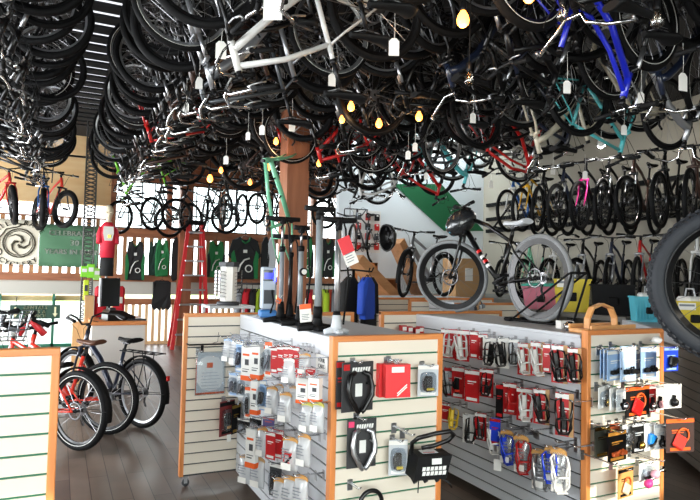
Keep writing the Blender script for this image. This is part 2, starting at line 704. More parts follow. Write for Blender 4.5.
def pedal_mesh():
    def f():
        b = MB()
        b.box(-.045, -.045, -.011, -.036, .045, .011)
        b.box(.036, -.045, -.011, .045, .045, .011)
        b.box(-.045, -.045, -.011, .045, -.034, .011)
        b.box(-.045, .034, -.011, .045, .045, .011)
        b.tube([(0, -.06, 0), (0, .045, 0)], .009, 6)
        return b.mesh('pedal', [MATTE])
    return cached('pedal', f)


FRAMES = dict(black=BLACK, grey=mat('grey_frame_paint', (78, 82, 86), .3, .3, coat=.2), white=mat('white_frame_paint', (226, 226, 224), .28, coat=.6), red=REDP,
              teal=TEAL, blue=mat('blue_frame_paint', (26, 40, 190), .28, coat=.6), lime=mat('lime_frame_paint', (108, 190, 42), .35, coat=.4), navy=NAVY,
              silver=mat('silver_frame_paint', (170, 172, 176), .3, .7), yellow=mat('yellow_frame_paint', (232, 176, 36), .35, coat=.3), orange=ORED,
              mint=mat('mint_frame_paint', (120, 196, 158), .4, coat=.3), bluefork=mat('bright_blue_paint', (24, 96, 176), .3, coat=.5), pink=mat('pink_frame_paint', (206, 40, 128), .35),
              cream=mat('cream_frame_paint', (214, 204, 182), .35, coat=.3), brown=mat('brown_frame_paint', (70, 48, 40), .35, coat=.3))


def steer_m(ang):
    return Matrix.Translation(HB) @ Matrix.Rotation(ang, 4, SAXIS) @ Matrix.Translation(-HB)


def bike(label, M, frame='mtb', color='black', fork='rigid', fcolor=None, bar='flat', barw=.31, barm='black', rim='black', tire=None, rt=.027, stripe=None, steer=0.,
         saddle='sport', saddle_m=None, group=None, name='bicycle', cat='bicycle', extras=(), deep=.018, knobs=False, nsp=20, wide=None, pedals=True, rearwheel=True, disc=True, drop=0.):
    """a whole bicycle under one Empty; local x = forward, z = up, origin on the ground between the wheels"""
    R = .34
    root = thing(name, label, cat, group=group, M=M)
    S = steer_m(steer)
    fat = rt > .034
    wide = wide or (.055 if not fat else .078)
    wm = wheel_mesh(rim, deep, fat, nsp, R, rt, disc)
    tm = tire_mesh(R, rt, stripe, knobs, tire)
    if rearwheel:
        w = obj('wheel', wm, root, M=Matrix.Translation(RA))
        obj('tire', tm, w)
    w = obj('wheel', wm, root, M=S @ Matrix.Translation(FA))
    obj('tire', tm, w)
    fr = obj('frame', frame_mesh(frame), root)
    recolour(fr, 0, FRAMES[color])
    fk = obj('fork', fork_mesh(fork, wide), root, M=S)
    recolour(fk, 0, FRAMES[fcolor or ('black' if fork == 'susp' else color)])
    obj('handlebar', bar_mesh(bar, barw, True, barm), root, M=S)
    if saddle:
        sd = obj('saddle', saddle_mesh(saddle), root, M=Matrix.Translation((BB - ST).normalized() * drop))
    if saddle and saddle_m:
        recolour(sd, 0, saddle_m)
    ck = obj('crankset', crank_mesh(), root)
    if pedals:
        for s_, a in ((-1, -.4), (1, PI - .4)):
            obj('pedal', pedal_mesh(), ck, M=Matrix.Translation(BB + V((.17 * math.cos(a), s_ * .135, .17 * math.sin(a)))))
    if 'fenders' in extras:
        def ff(which):
            b = MB()
            for c, a0, a1 in (((RA, 35, 190),) if which else ((FA, -20, 150),)):
                for k in range(1):
                    vs, fs = [], []
                    n = 16
                    for i in range(n + 1):
                        a = math.radians(a0 + (a1 - a0) * i / n)
                        for y, rr in ((-.034, .358), (-.018, .37), (.018, .37), (.034, .358)):
                            vs.append(c + V((rr * math.cos(a), y, rr * math.sin(a))))
                    for i in range(n):
                        for j in range(3):
                            fs.append((i * 4 + j, i * 4 + j + 1, i * 4 + j + 5, i * 4 + j + 4))
                    b.add(vs, fs, 0, True)
                for s_ in (-1, 1):
                    a = math.radians(a1 - 15)
                    b.tube([c + V((0, .06 * s_, 0)), c + V((.36 * math.cos(a), .034 * s_, .36 * math.sin(a)))], .003, 4, 1)
            return b.mesh('fender', [MATTE, DARKM])
        obj('fender', cached('fender_r', lambda: ff(1)), root)
        obj('fender', cached('fender_f', lambda: ff(0)), root, M=S)
    if 'rack' in extras:
        def fr_():
            b = MB()
            z = .74
            for s_ in (-1, 1):
                b.tube([V((-.24, s_ * .055, z)), V((-.78, s_ * .055, z))], .006, 6)
                b.tube([RA + V((0, s_ * .075, 0)), V((-.62, s_ * .055, z))], .005, 6)
                b.tube([RA + V((0, s_ * .075, 0)), V((-.44, s_ * .055, z))], .005, 6)
            for x in (-.26, -.36, -.46, -.56, -.66, -.77):
                b.tube([V((x, -.055, z)), V((x, .055, z))], .005, 6)
            return b.mesh('luggage_rack', [MATTE])
        obj('luggage_rack', cached('rack', fr_), root)
        lt = MB()
        lt.cbox((-.885, 0, .52), (.02, .04, .05), 0, bev=.006)
        o = lt.build('tail_light', [mat('tail_light_red', (190, 20, 20), .2)], root)
        o['label'] = 'red tail light'
    if 'decals' in extras:
        d = MB()
        for t, mi in ((.42, 0), (.52, 1), (.6, 0), (.68, 1)):
            p = HB.lerp(BB, t)
            d.tube([p, p + (BB - HB).normalized() * .03], .0255, 10, mi, cap=False)
        d.build('decal', [REDP, WHITE], root)
    if 'kickstand' in extras:
        k = MB()
        k.tube([V((-.2, .05, .27)), V((-.24, .15, .02))], .007, 6)
        k.build('kickstand', [DARKM], root)
    return root


def place(x, y, z, heading, s=1.):
    """heading = angle of the forward direction from +X, counter-clockwise"""
    return Matrix.Translation(V((x, y, z))) @ Matrix.Rotation(heading, 4, 'Z') @ Matrix.Scale(s, 4)


def place_down(x, y, ztop, heading, tilt=0.):
    """hanging wheels-up from height ztop"""
    return Matrix.Translation(V((x, y, ztop))) @ Matrix.Rotation(heading, 4, 'Z') @ Matrix.Rotation(tilt, 4, 'Y') @ Matrix.Rotation(PI, 4, 'X')
# ------------------------------------------------------------------ the shop itself
XR, YP, YB, ZC = 8.2, 10.5, 13.5, 4.25        # right wall, white wall, glazed far wall, ceiling


def floor_mat():
    m = mat('dark_wood_floor', (86, 76, 68), .3)
    nt = m.node_tree
    b = nt.nodes['Principled BSDF']
    tc = nt.nodes.new('ShaderNodeTexCoord')
    mp = nt.nodes.new('ShaderNodeMapping')
    mp.inputs['Rotation'].default_value = (0, 0, .5 * PI)
    br = nt.nodes.new('ShaderNodeTexBrick')
    br.inputs['Scale'].default_value = 1
    br.inputs['Brick Width'].default_value = 1.1
    br.inputs['Row Height'].default_value = .13
    br.inputs['Mortar Size'].default_value = .0025
    br.inputs['Color1'].default_value = lin((.47, .41, .365)) + (1,)
    br.inputs['Color2'].default_value = lin((.37, .32, .285)) + (1,)
    br.inputs['Mortar'].default_value = lin((.12, .1, .09)) + (1,)
    nz = nt.nodes.new('ShaderNodeTexNoise')
    nz.inputs['Scale'].default_value = 2.2
    nz.inputs['Detail'].default_value = 7
    mx = nt.nodes.new('ShaderNodeMix')
    mx.data_type = 'RGBA'
    mx.blend_type = 'OVERLAY'
    mx.inputs[0].default_value = .75
    nt.links.new(tc.outputs['Object'], mp.inputs['Vector'])
    nt.links.new(mp.outputs['Vector'], br.inputs['Vector'])
    nt.links.new(tc.outputs['Object'], nz.inputs['Vector'])
    nt.links.new(br.outputs['Color'], mx.inputs[6])
    nt.links.new(nz.outputs['Fac'], mx.inputs[7])
    nt.links.new(mx.outputs[2], b.inputs['Base Color'])
    rr = nt.nodes.new('ShaderNodeMapRange')
    rr.inputs['To Min'].default_value = .2
    rr.inputs['To Max'].default_value = .48
    nt.links.new(nz.outputs['Fac'], rr.inputs['Value'])
    nt.links.new(rr.outputs['Result'], b.inputs['Roughness'])
    return m


WALLP = mat('beige_wall_paint', (168, 162, 148), .8, noise=.06, scale=1.5)
WHITEW = mat('white_wall_paint', (226, 232, 236), .75, noise=.03, scale=2)
TANB = wood('tan_plywood', (226, 186, 132), (236, 204, 152), 1.2, .6, 'X', 5)
BEAM = wood('brown_beam', (138, 84, 54), (168, 108, 72), 1.5, .55, 'X')
POSTW = wood('fir_post', (128, 76, 50), (158, 100, 68), 1.2, .5, 'Z', 10)
SLATW = wood('slat_wood', (150, 104, 66), (184, 136, 92), 1.5, .6, 'Z')
DARKC = mat('dark_ceiling_boards', (26, 24, 23), .9, noise=.2, scale=3)
GREYB = mat('grey_header_paint', (188, 186, 176), .7)

b = MB(); b.box(-4, -2.4, -.1, XR + .2, YB + .1, 0)
struct(b.build('floor', floor_mat()))
b = MB(); b.box(-4, -2.4, ZC, .04, YB + .2, ZC + .15); b.box(.52, -2.4, ZC, 4.8, YB + .2, ZC + .15); b.box(4.8, -2.4, ZC, XR + .2, 9.75, ZC + .15); b.box(4.8, 10.45, ZC, XR + .2, YB + .2, ZC + .15)  # gap by the white wall is left for the added skylight
b.box(.04, -2.4, ZC, .52, 2.6, ZC + .15); b.box(.04, 12.4, ZC, .52, YB + .2, ZC + .15)
struct(b.build('ceiling', DARKC))
b = MB()
y = 2.75
while y < 12.3:
    b.box(.04, y, ZC + .02, .52, y + .2, ZC + .05)
    y += .325
struct(b.build('trim_1', mat('black_joist_paint', (14, 14, 14), .9)))
m = mat('skylight_sheet', (226, 228, 232), .6)
nt = m.node_tree
tr = nt.nodes.new('ShaderNodeBsdfTranslucent')
tr.inputs['Color'].default_value = (.5, .5, .52, 1)
nt.links.new(tr.outputs[0], nt.nodes['Material Output'].inputs['Surface'])
b = MB(); b.box(0.0, 2.55, ZC + .15, .56, 12.45, ZC + .155)
struct(b.build('window_1', m))

b = MB(); b.box(XR, -2.4, 0, XR + .2, YB + .1, ZC)
struct(b.build('wall_right', WALLP))
b = MB()
b.box(4.78, YP, 0, XR, YP + .14, ZC)
struct(b.build('wall_middle', WHITEW))
b = MB()       # left wall with two unseen openings added to let side light in
b.box(-4.2, -2.4, 0, -4, YB + .1, .7); b.box(-4.2, -2.4, 2.7, -4, YB + .1, ZC)
b.box(-4.2, -2.4, .7, -4, .3, 2.7); b.box(-4.2, 6.2, .7, -4, 7.2, 2.7); b.box(-4.2, 12.6, .7, -4, YB + .1, 2.7)
struct(b.build('wall_left', WHITEW))
b = MB()       # street wall behind the camera: shop window and a clerestory added to aim sun
y0, y1 = -2.6, -2.4
b.box(-4.2, y0, 0, XR + .2, y1, .4)
b.box(-4.2, y0, .4, -3.4, y1, 2.9); b.box(2.9, y0, .4, XR + .2, y1, 2.35)
b.box(2.9, y0, 2.35, 4.1, y1, 2.9); b.box(5.35, y0, 2.35, XR + .2, y1, 3.3)
b.box(-4.2, y0, 2.9, 4.1, y1, 3.3); b.box(-4.2, y0, 3.3, XR + .2, y1, ZC)
struct(b.build('wall_near', WHITEW))
for i, (x0, x1) in enumerate(((-3.4, -1.3), (-1.3, .8), (.8, 2.9))):
    w = MB()
    w.box(x0, -2.54, .4, x0 + .05, -2.46, 2.9); w.box(x1 - .05, -2.54, .4, x1, -2.46, 2.9)
    w.box(x0, -2.54, .4, x1, -2.46, .46); w.box(x0, -2.54, 2.84, x1, -2.46, 2.9)
    o = struct(w.build('window_%d' % (i + 2), BEAM))
    g = MB(); g.box(x0 + .05, -2.505, .46, x1 - .05, -2.495, 2.84); g.build('pane', GLASS, o)

# ---- far wall: beams, slats and glazing
F0, F1 = YB - .1, YB + .1
b = MB()
b.box(-4.2, F0, 2.86, .92, F1, ZC)
struct(b.build('wall_far', TANB))
b = MB()
b.box(.92, F0, 3.42, XR, F1, ZC)
struct(b.build('wall_far_upper', BEAM))
b = MB()
b.box(.92, F0 - .06, 2.24, XR, F1, 2.42)
b.box(-4.2, F0 - .06, 1.31, XR, F1, 1.46)
b.box(.98, F0 - .04, .83, XR, F1, .95)
struct(b.build('trim_2', BEAM))
b = MB()
b.box(-4.2, F0, 1.04, XR, F1, 1.31)
b.box(.62, F0, 0, .98, F1, 1.04)
struct(b.build('wall_far_header', GREYB))
b = MB()       # upright slats between the two beams
x = -4.1
r = random.Random(3)
while x < 7:
    b.box(x, F0 - .02, 1.46, x + .075, F0 + .06, 2.24 if x > .85 else 2.57)
    x += .17 + r.uniform(-.015, .015)
struct(b.build('trim_3', SLATW))
b = MB()       # slat fence below
x = 1.0
while x < 7:
    b.box(x, F0 - .02, .05, x + .06, F0 + .04, .84)
    x += .135
b.box(.98, F0 - .02, 0, 7, F0 + .06, .06)
struct(b.build('trim_4', mat('pale_slat_wood', (222, 186, 140), .6)))
b = MB()
for x in (.92, 2.05, 3.2, 4.3, 5.4):
    b.box(x, F0 - .05, 2.42, x + .1, F1 - .05, 3.42)
b.box(-4.2, F0, 2.57, .92, F0 + .1, 2.6)
struct(b.build('trim_5', BEAM))
n = 5
for x0, x1 in ((1.02, 2.05), (2.15, 3.2), (3.3, 4.3), (4.4, 5.4)):
    w = MB()
    for k in range(5):
        x = x0 + (x1 - x0) * k / 4
        w.box(x - .012, F0, 2.42, x + .012, F0 + .03, 3.42)
    for z in (2.43, 2.75, 3.08, 3.41):
        w.box(x0, F0, z - .012, x1, F0 + .03, z + .012)
    o = struct(w.build('window_%d' % n, MATTE))
    g = MB(); g.box(x0, F0 + .035, 2.42, x1, F0 + .04, 3.42); g.build('pane', GLASS, o)
    n += 1
w = MB()
for x in (-1.9, -1.0, at(52.5, 330, 'y', YB).x, .6):
    w.box(x - .025, F0, 0, x + .025, F1, 1.04)
w.box(-4, F0, .0, .62, F1, .06)
o = struct(w.build('door_1', mat('green_door_frame', (34, 110, 84), .4)))
g = MB(); g.box(-4, F0 + .09, .06, .62, F0 + .1, .98); g.build('pane', GLASS, o)
# outside
b = MB(); b.box(-40, YB + .2, -.12, 50, 60, -.1)
struct(b.build('pavement', mat('pale_concrete', (206, 204, 198), .9, noise=.08, scale=.6)))
b = MB(); b.box(-40, 34, -.1, 50, 52, -.05)
struct(b.build('lawn', mat('lawn_green', (176, 196, 130), .9, noise=.2, scale=3)))
b = MB()
rr = random.Random(5)
b.box(-4.2, YB + .12, .9, .62, YB + 1.6, 1.0, 0)
struct(b.build('porch_beam', TANB))
b = MB(); b.box(-40, -60, -.3, 50, -2.9, -.25)
struct(b.build('street', mat('pale_street', (170, 168, 164), .9)))

b = MB(); b.box(4.75, 9.7, ZC + .15, XR + .2, 10.5, ZC + .155)
struct(b.build('window_10', GLASS))  # unseen skylight added to brighten the white wall
# ---- posts
t = MB(); t.box(2.27, 6.4, 0, 2.53, 6.66, 3.5, 0)
o = struct(t.build('column', POSTW))
k = MB(); k.box(2.255, 6.385, 3.42, 2.545, 6.675, 3.72); k.box(2.2, 6.4, 3.72, 2.6, 6.66, ZC)
k.build('bracket', mat('grey_bracket_steel', (118, 112, 100), .5, .4), o)
t = MB(); t.box(2.26, 12.95, 0, 2.52, 13.2, ZC, 0)
struct(t.build('column', POSTW))
# dark steel lattice post beside the banner
t = MB()
px = at(89, 230, 'y', 12.0)
for dx in (-.09, .09):
    for dy in (-.05, .05):
        t.tube([(px.x + dx, 12 + dy, 0), (px.x + dx, 12 + dy, ZC)], .012, 6)
z = .1
while z < ZC - .1:
    for dy in (-.05, .05):
        t.tube([(px.x - .09, 12 + dy, z), (px.x + .09, 12 + dy, z + .06)], .007, 4)
        t.tube([(px.x + .09, 12 + dy, z), (px.x - .09, 12 + dy, z + .06)], .007, 4)
    z += .075
o = t.build('lattice_post', mat('grey_wire', (92, 92, 90), .5, .3))
tag(o, 'grey wire lattice post standing in front of the far beam beside the green banner', 'post')

# green diagonal painted on the white wall
q = [at(x, y, 'y', YP - .004) for x, y in ((393, 184), (441, 184), (484, 231), (444, 231))]
b = MB()
b.prism([(p.x, p.z) for p in q][::-1], YP - .012, YP)
struct(b.build('trim_6', mat('green_wall_stripe', (20, 98, 58), .6)))
# wall conduit / tube light near the ceiling
a = at(512, 63, 'z', 4.05); c = at(634, 10, 'z', 4.05)
x = (a.x + c.x) / 2
b = MB()
b.box(x - .05, min(a.y, c.y), 4.02, x + .05, max(a.y, c.y), 4.1, 0)
b.tube([(x, min(a.y, c.y), 4.0), (x, max(a.y, c.y), 4.0)], .018, 8, 1)
o = b.build('tube_light', [LGREY, WHITE])
tag(o, 'long unlit white tube light under the ceiling above the blue bicycle', 'light')
for yy in (min(a.y, c.y) + .2, max(a.y, c.y) - .2):
    h = MB(); h.tube([(x, yy, 4.09), (x, yy, ZC)], .008, 6); h.build('hanger', [DARKM], o)

# ---- banners on the far slats
p0, p1 = at(-8, 218, 'y', 13.28), at(38, 274 - 9, 'y', 13.28)
p2 = at(97, 268, 'y', 13.28)


def wavy(x0, x1, z0, z1, y, amp, mats, name, label, cat):
    m_ = MB()
    nx, nz = 40, 8
    vs = []
    for s_ in (0, .012):
        for j in range(nz + 1):
            for i in range(nx + 1):
                u, v_ = i / nx, j / nz
                vs.append((x0 + (x1 - x0) * u, y + s_ + amp * math.sin(9 * u + 5 * v_) * (1 - v_ * .3), z0 + (z1 - z0) * v_))
    fs = []
    N = (nx + 1) * (nz + 1)
    for s_ in (0, N):
        for j in range(nz):
            for i in range(nx):
                a_ = s_ + j * (nx + 1) + i
                fs.append((a_, a_ + 1, a_ + nx + 2, a_ + nx + 1))
    for i in range(nx):
        fs.append((i, i + 1, N + i + 1, N + i))
        q_ = nz * (nx + 1) + i
        fs.append((q_, q_ + 1, N + q_ + 1, N + q_))
    for j in range(nz):
        for i in (0, nx):
            q_ = j * (nx + 1) + i
            fs.append((q_, q_ + nx + 1, N + q_ + nx + 1, N + q_))
    m_.add(vs, fs, 0, True)
    o_ = m_.build(name, mats)
    return tag(o_, label, cat)


CREAM = mat('cream_banner', (226, 220, 200), .8)
BGREEN = mat('green_banner', (84, 128, 96), .75, noise=.12, scale=4)
zt, zb = p0.z, p1.z
bw = wavy(p0.x, p1.x, zb, zt, 13.27, .004, [CREAM], 'banner', 'cream banner with a round penny-farthing wheel emblem on the far slats', 'banner')
bg = wavy(p1.x + .01, p2.x, zb - .02, zt - .06, 13.26, .011, [BGREEN], 'banner', 'green anniversary banner with white capitals hanging on the far slats', 'banner')
l = MB()
cx = (p1.x + p2.x) / 2 + .1
for s_, (py, sz) in (('CELEBRATING', (233.5, .14)), ('30', (243, .16)), ('YEARS IN BUSINESS', (252, .135))):
    z = at(66, py, 'y', 13.22).z
    text_on(l, s_, sz, (cx if s_ != 'YEARS IN BUSINESS' else cx + .08, 13.225, z), 0, 1.05, .004)
l.build('lettering', [mat('banner_ink', (240, 244, 232), .7)], bg)
l = MB()
ec = at(19, 243, 'y', 13.25)
INK = mat('brown_ink', (70, 66, 52), .7)
l.torus(.27, .014, 40, 6, 0, (ec.x, 13.25, ec.z), ry=.004)
l.torus(.235, .008, 40, 6, 0, (ec.x, 13.25, ec.z), ry=.004)
l.torus(.07, .01, 20, 6, 0, (ec.x - .35, 13.25, ec.z - .18), ry=.004)
l.tube([(ec.x - .35, 13.25, ec.z - .18), (ec.x - .34, 13.25, ec.z + .08), (ec.x - .22, 13.25, ec.z + .26), (ec.x - .03, 13.25, ec.z + .31), (ec.x + .04, 13.25, ec.z + .36)], .012, 6, 0)
l.tube([(ec.x - .1, 13.25, ec.z + .37), (ec.x + .1, 13.25, ec.z + .36)], .012, 6, 0)
for k in range(3):
    a0 = k * 2.1
    l.tube([(ec.x + (.03 + .19 * u) * math.cos(a0 + 2.6 * u), 13.252, ec.z + (.03 + .19 * u) * math.sin(a0 + 2.6 * u)) for u in (0, .25, .5, .75, 1)], [.02, .028, .022, .014, .005], 6, 0, flat=(0, 1, 0))
for word, r_, mid, up in (('MILL RACE', .47, PI / 2, 1), ('CYCLERY', .44, -PI / 2, -1)):
    k = len(word)
    for i, ch in enumerate(word):
        if ch == ' ':
            continue
        a_ = mid - up * (i - (k - 1) / 2) * .23
        text_on(l, ch, .13, (ec.x + r_ * math.cos(a_), 13.25, ec.z - .02 + r_ * .9 * math.sin(a_)), 0, 1, .003, rot=a_ - mid)
l.build('emblem', [INK], bw)

# ---- hanging sign in the door opening
q0, q1 = at(10, 305, 'y', 13.1), at(60, 318.5, 'y', 13.1)
t = MB(); t.box(q0.x, 13.1, q1.z, q1.x, 13.13, q0.z)
sg = t.build('hanging_sign', mat('dark_green_sign', (40, 74, 58), .6))
tag(sg, 'dark green rental and service sign with pale down arrows in the far doorway', 'sign')
l = MB()
cx = (q0.x + q1.x) / 2
H_ = q0.z - q1.z
for i, s_ in enumerate(('RENTALS', 'SALES &', 'SERVICE')):
    text_on(l, s_, .088, (cx, 13.095, q0.z - H_ * (.2 + .3 * i)), 0, 1.15, .002)
for x in (q0.x + .09, q1.x - .09):
    l.prism([(x - .016, q0.z - .04), (x - .016, q1.z + .1), (x - .045, q1.z + .1), (x, q1.z + .03), (x + .045, q1.z + .1), (x + .016, q1.z + .1), (x + .016, q0.z - .04)], 13.092, 13.1)
l.build('lettering', [mat('sign_gold', (232, 226, 186), .6)], sg)
l = MB()
for x in (q0.x + .1, q1.x - .1):
    l.tube([(x, 13.115, q0.z), (x, 13.115, q0.z + .1), (x, 13.42, q0.z + .16)], .008, 5)
l.build('bracket', [DARKM], sg)
# ------------------------------------------------------------------ display gondolas with slat panels
SLAT = mat('warm_white_slat', (230, 220, 203), .42)
GSLAT = mat('grey_slat', (203, 206, 210), .42)
GROOVE_G = mat('green_groove', (26, 104, 72), .5)
GROOVE_D = mat('dark_groove', (40, 44, 48), .5)
TRIM = wood('oak_trim', (204, 122, 62), (226, 148, 84), 2.5, .4, 'Z', 12)
TRIMX = wood('oak_rail', (204, 122, 62), (226, 148, 84), 2.5, .4, 'X', 12)
PITCHS = .0762


def slat_face(b, M, W, z0, z1, ms=0, mg=1, first=.095, t=.02):
    """grooved boards on the plane local y = 0, x 0..W, y into the panel"""
    b.box(0, .007, z0, W, t, z1, mg, M)
    top = z1
    z = z1 - first
    while top > z0 + .001:
        lo = max(z + .0045, z0)
        if top - lo > .003:
            b.box(0, 0, lo, W, .008, top, ms, M)
        top = z - .0045
        z -= PITCHS
        if z < z0:
            if top > z0 + .004:
                b.box(0, 0, z0, W, .008, top, ms, M)
            break


def end_panel(root, x0, x1, y, z0, z1, grooves, slat=SLAT, tw=.03, tz=.028, back=True, first=.095):
    """framed slat panel facing -Y, its near face at y"""
    b = MB()
    slat_face(b, Matrix.Translation(V((x0 + tw * .7, y + .004, 0))), x1 - x0 - tw * 1.4, z0, z1 - tz * .7, 0, 1, first - tz * .7)
    if back:
        b.box(x0 + tw * .7, y + .024, z0, x1 - tw * .7, y + .036, z1 - .01, 0)
    p = b.build('end_panel', [slat, grooves], root)
    t = MB()
    t.cbox((x0 + tw / 2, y + .02, (z0 + z1) / 2), (tw, .046, z1 - z0), 0, bev=.003)
    t.cbox((x1 - tw / 2, y + .02, (z0 + z1) / 2), (tw, .046, z1 - z0), 0, bev=.003)
    t.cbox(((x0 + x1) / 2, y + .02, z1 - tz / 2 + .001), (x1 - x0, .048, tz), 1, bev=.003)
    t.build('wood_edging', [TRIM, TRIMX], p)
    return p


def caster(root, x, y, z):
    c = MB()
    c.box(x - .018, y - .018, z - .012, x + .018, y + .018, z, 1)
    c.lathe([(.012, -.011), (.026, -.011), (.028, 0), (.026, .011), (.012, .011)], (x, y, .029), 14, 0, 'Y')
    for s_ in (-1, 1):
        c.box(x - .012, y + s_ * .014 - .002, .025, x + .012, y + s_ * .014 + .002, z, 1)
    c.build('caster', [DGREY, STEEL], root)


def gondola(label, sx0, sx1, y0, y1, near, far, ztop=1.235, group=None, z0=.075, near_g=GROOVE_G, far_g=GROOVE_D, first=.085):
    root = thing('display_gondola', label, 'display stand', ((sx0 + sx1) / 2, (y0 + y1) / 2, 0), group=group)
    O = Matrix.Translation(-root.location)
    rr = bpy.data.objects.new('x', None)
    def fix(n0):
        for ch in [o for o in root.children]:
            pass
    b = MB()
    # spine: slats on both long faces and a plain core
    b.box(sx0 + .02, y0 + .03, z0, sx1 - .02, y1 - .002, ztop - .022, 2)
    slat_face(b, Matrix.Translation(V((sx0, y1 - .002, 0))) @ Matrix.Rotation(-PI / 2, 4, 'Z'), y1 - y0 - .035, z0, ztop - .022, 0, 1, first)
    slat_face(b, Matrix.Translation(V((sx1, y0 + .033, 0))) @ Matrix.Rotation(PI / 2, 4, 'Z'), y1 - y0 - .035, z0, ztop - .022, 0, 1, first)
    b.move(O)
    b.build('spine', [GSLAT, GROOVE_D, GSLAT], root)
    b = MB()
    b.cbox(((sx0 + sx1) / 2, (y0 + y1) / 2 + .018, ztop - .011), (sx1 - sx0 + .004, y1 - y0 - .04, .022), 0, bev=.003)
    b.move(O)
    b.build('top_board', [GSLAT], root)
    hold = thing('tmp', 'tmp', 'tmp')
    end_panel(hold, *near, near_g)
    end_panel(hold, *far, far_g)
    for ch in list(hold.children):
        ch.parent = root
        ch.matrix_basis = O
    for x in (sx0 + .06, sx1 - .06):
        for y in (y0 + .09, y1 - .09):
            caster(hold, x, y, z0)
    for x in (far[0] + .05, far[1] - .05):
        caster(hold, x, y1 + .022, z0)
    for ch in list(hold.children):
        ch.parent = root
        ch.matrix_basis = O
    USED.pop('tmp')
    bpy.data.objects.remove(hold)
    bpy.data.objects.remove(rr)
    return root


gA = gondola('oak edged slatwall stand topped with bicycle pumps', 1.245, 1.79, 2.70, 4.48, (1.195, 1.828, 2.662, .06, 1.252), (.832, 2.2, 4.48, .075, 1.245))
gB = gondola('oak edged slatwall stand topped with the black grey-tired bicycle', 2.72, 3.30, 2.545, 4.36, (2.69, 3.325, 2.505, .06, 1.266), (2.385, 3.63, 4.36, .075, 1.255))
# the near left panel of a third stand
root = thing('display_gondola', 'oak edged slatwall stand cut off by the left edge, wire basket on top', 'display stand', (-.6, 2.7, 0))
hold = thing('tmp', 'tmp', 'tmp')
end_panel(hold, -1.21, .019, 2.60, .075, 1.243, GROOVE_G)
b = MB()
b.box(-.9, 2.64, .075, -.35, 4.2, 1.21)
slat_face(b, Matrix.Translation(V((-.33, 2.645, 0))) @ Matrix.Rotation(PI / 2, 4, 'Z'), 1.55, .075, 1.21, 0, 1)
b.build('spine', [GSLAT, GROOVE_D], hold)
b = MB(); b.cbox((-.62, 3.42, 1.222), (.6, 1.56, .022), bev=.003); b.build('top_board', [GSLAT], hold)
end_panel(hold, -.93, -.32, 4.2, .075, 1.243, GROOVE_D)
for x, y in ((-.06, 2.622), (-.84, 2.8), (-.42, 4.0), (-.84, 4.0)):
    caster(hold, x, y, .075)
for ch in list(hold.children):
    ch.parent = root
    ch.matrix_basis = Matrix.Translation(-root.location)
USED.pop('tmp'); bpy.data.objects.remove(hold)

# two stands further back, below the silver bicycle
cfar = at(363.5, 297, 'z', 1.25)
gC = gondola('pale slatwall stand far back under the silver electric bicycle', 4.25, 5.85, 7.32, 8.5, (3.8, 5.9, 7.28, .06, 1.25), (4.2, 5.9, 8.5, .075, 1.24), near_g=GROOVE_D)
gE = gondola('pale slatwall stand in the middle distance below the plywood crate', 4.5, 5.1, 5.9, 6.9, (4.2, 5.15, 5.86, .06, 1.25), (4.2, 5.15, 6.9, .075, 1.24), near_g=GROOVE_D)

# long low slat counter running obliquely behind the right-hand stand (bins stand on it)
ang = math.atan2(.81, .59)
root = thing('display_counter', 'long grey slatwall counter carrying the coloured bins behind the right stand', 'display stand', (4.6, 3.17, 0), ang)
b = MB()
L = 2.2
b.box(-.9, -.42, .07, L, -.02, 1.08, 2)
slat_face(b, Matrix.Translation(V((L, 0, 0))) @ Matrix.Rotation(PI, 4, 'Z'), L + .9, .07, 1.08, 0, 1)
DSL = mat('shaded_slat', (138, 130, 122), .5)  # shade on the counter's long face is put into this darker colour
b.build('spine', [DSL, GROOVE_D, DSL], root)
b = MB(); b.cbox((L / 2 - .45, -.207, 1.054), (L + .94, .45, .096), bev=.003); b.build('top_board', [GSLAT], root)  # deep pale edge stands in for sunlight along the top
b = MB()
for x in (-.8, .6, L - .1):
    for y in (-.36, -.1):
        b.lathe([(.03, 0), (.03, .07)], (x, y, 0), 10)
b.build('foot', [DGREY], root)

# wall platform and racks on the right wall
b = MB()
b.box(0, 0, 1.14, 1.74, 7.2, 1.22); b.box(-.4, 1.8, 1.06, .0, 4.9, 1.12); b.box(-.38, 1.82, 0, -.3, 1.9, 1.06); b.box(-.38, 4.8, 0, -.3, 4.88, 1.06)
for y in (.2, 2.4, 4.6, 6.9):
    b.box(.1, y, 0, .2, y + .1, 1.14); b.box(1.6, y, 0, 1.7, y + .1, 1.14)
pl = b.build('display_platform', [mat('grey_platform', (120, 118, 112), .6)], loc=(XR - 1.75, 3.25, 0))
tag(pl, 'grey raised platform along the right wall under the lower row of bicycles', 'platform')
for i, (pa, pb_) in enumerate((((590, 222.7), (685, 214)), ((590, 209), (700, 194.5)), ((600, 190), (690, 175)))):
    za = (at(*pa, 'x', XR - .06).z + at(*pb_, 'x', XR - .06).z) / 2
    r_ = thing('bike_rack', 'black wall rail with slanting arms, ' + ('lowest', 'middle', 'highest')[i] + ' of three behind the upper row of bicycles', 'rack', (XR - .06, 7, za))
    b = MB()
    b.box(-.03, -3.6, -.035, .055, 3.3, .035)
    b.build('rail', [MATTE], r_)
    y = -3.2
    while y < 3.1 and i == 0:
        b = MB()
        b.tube([(-.03, y, -.01), (-.62, y - .25, .0)], .022, 6)
        b.tube([(-.6, y - .24, 0), (-.03, y - .05, .5)], .02, 6)
        b.build('arm', [MATTE], r_)
        y += .72
# ------------------------------------------------------------------ bicycles on show
R2 = math.radians
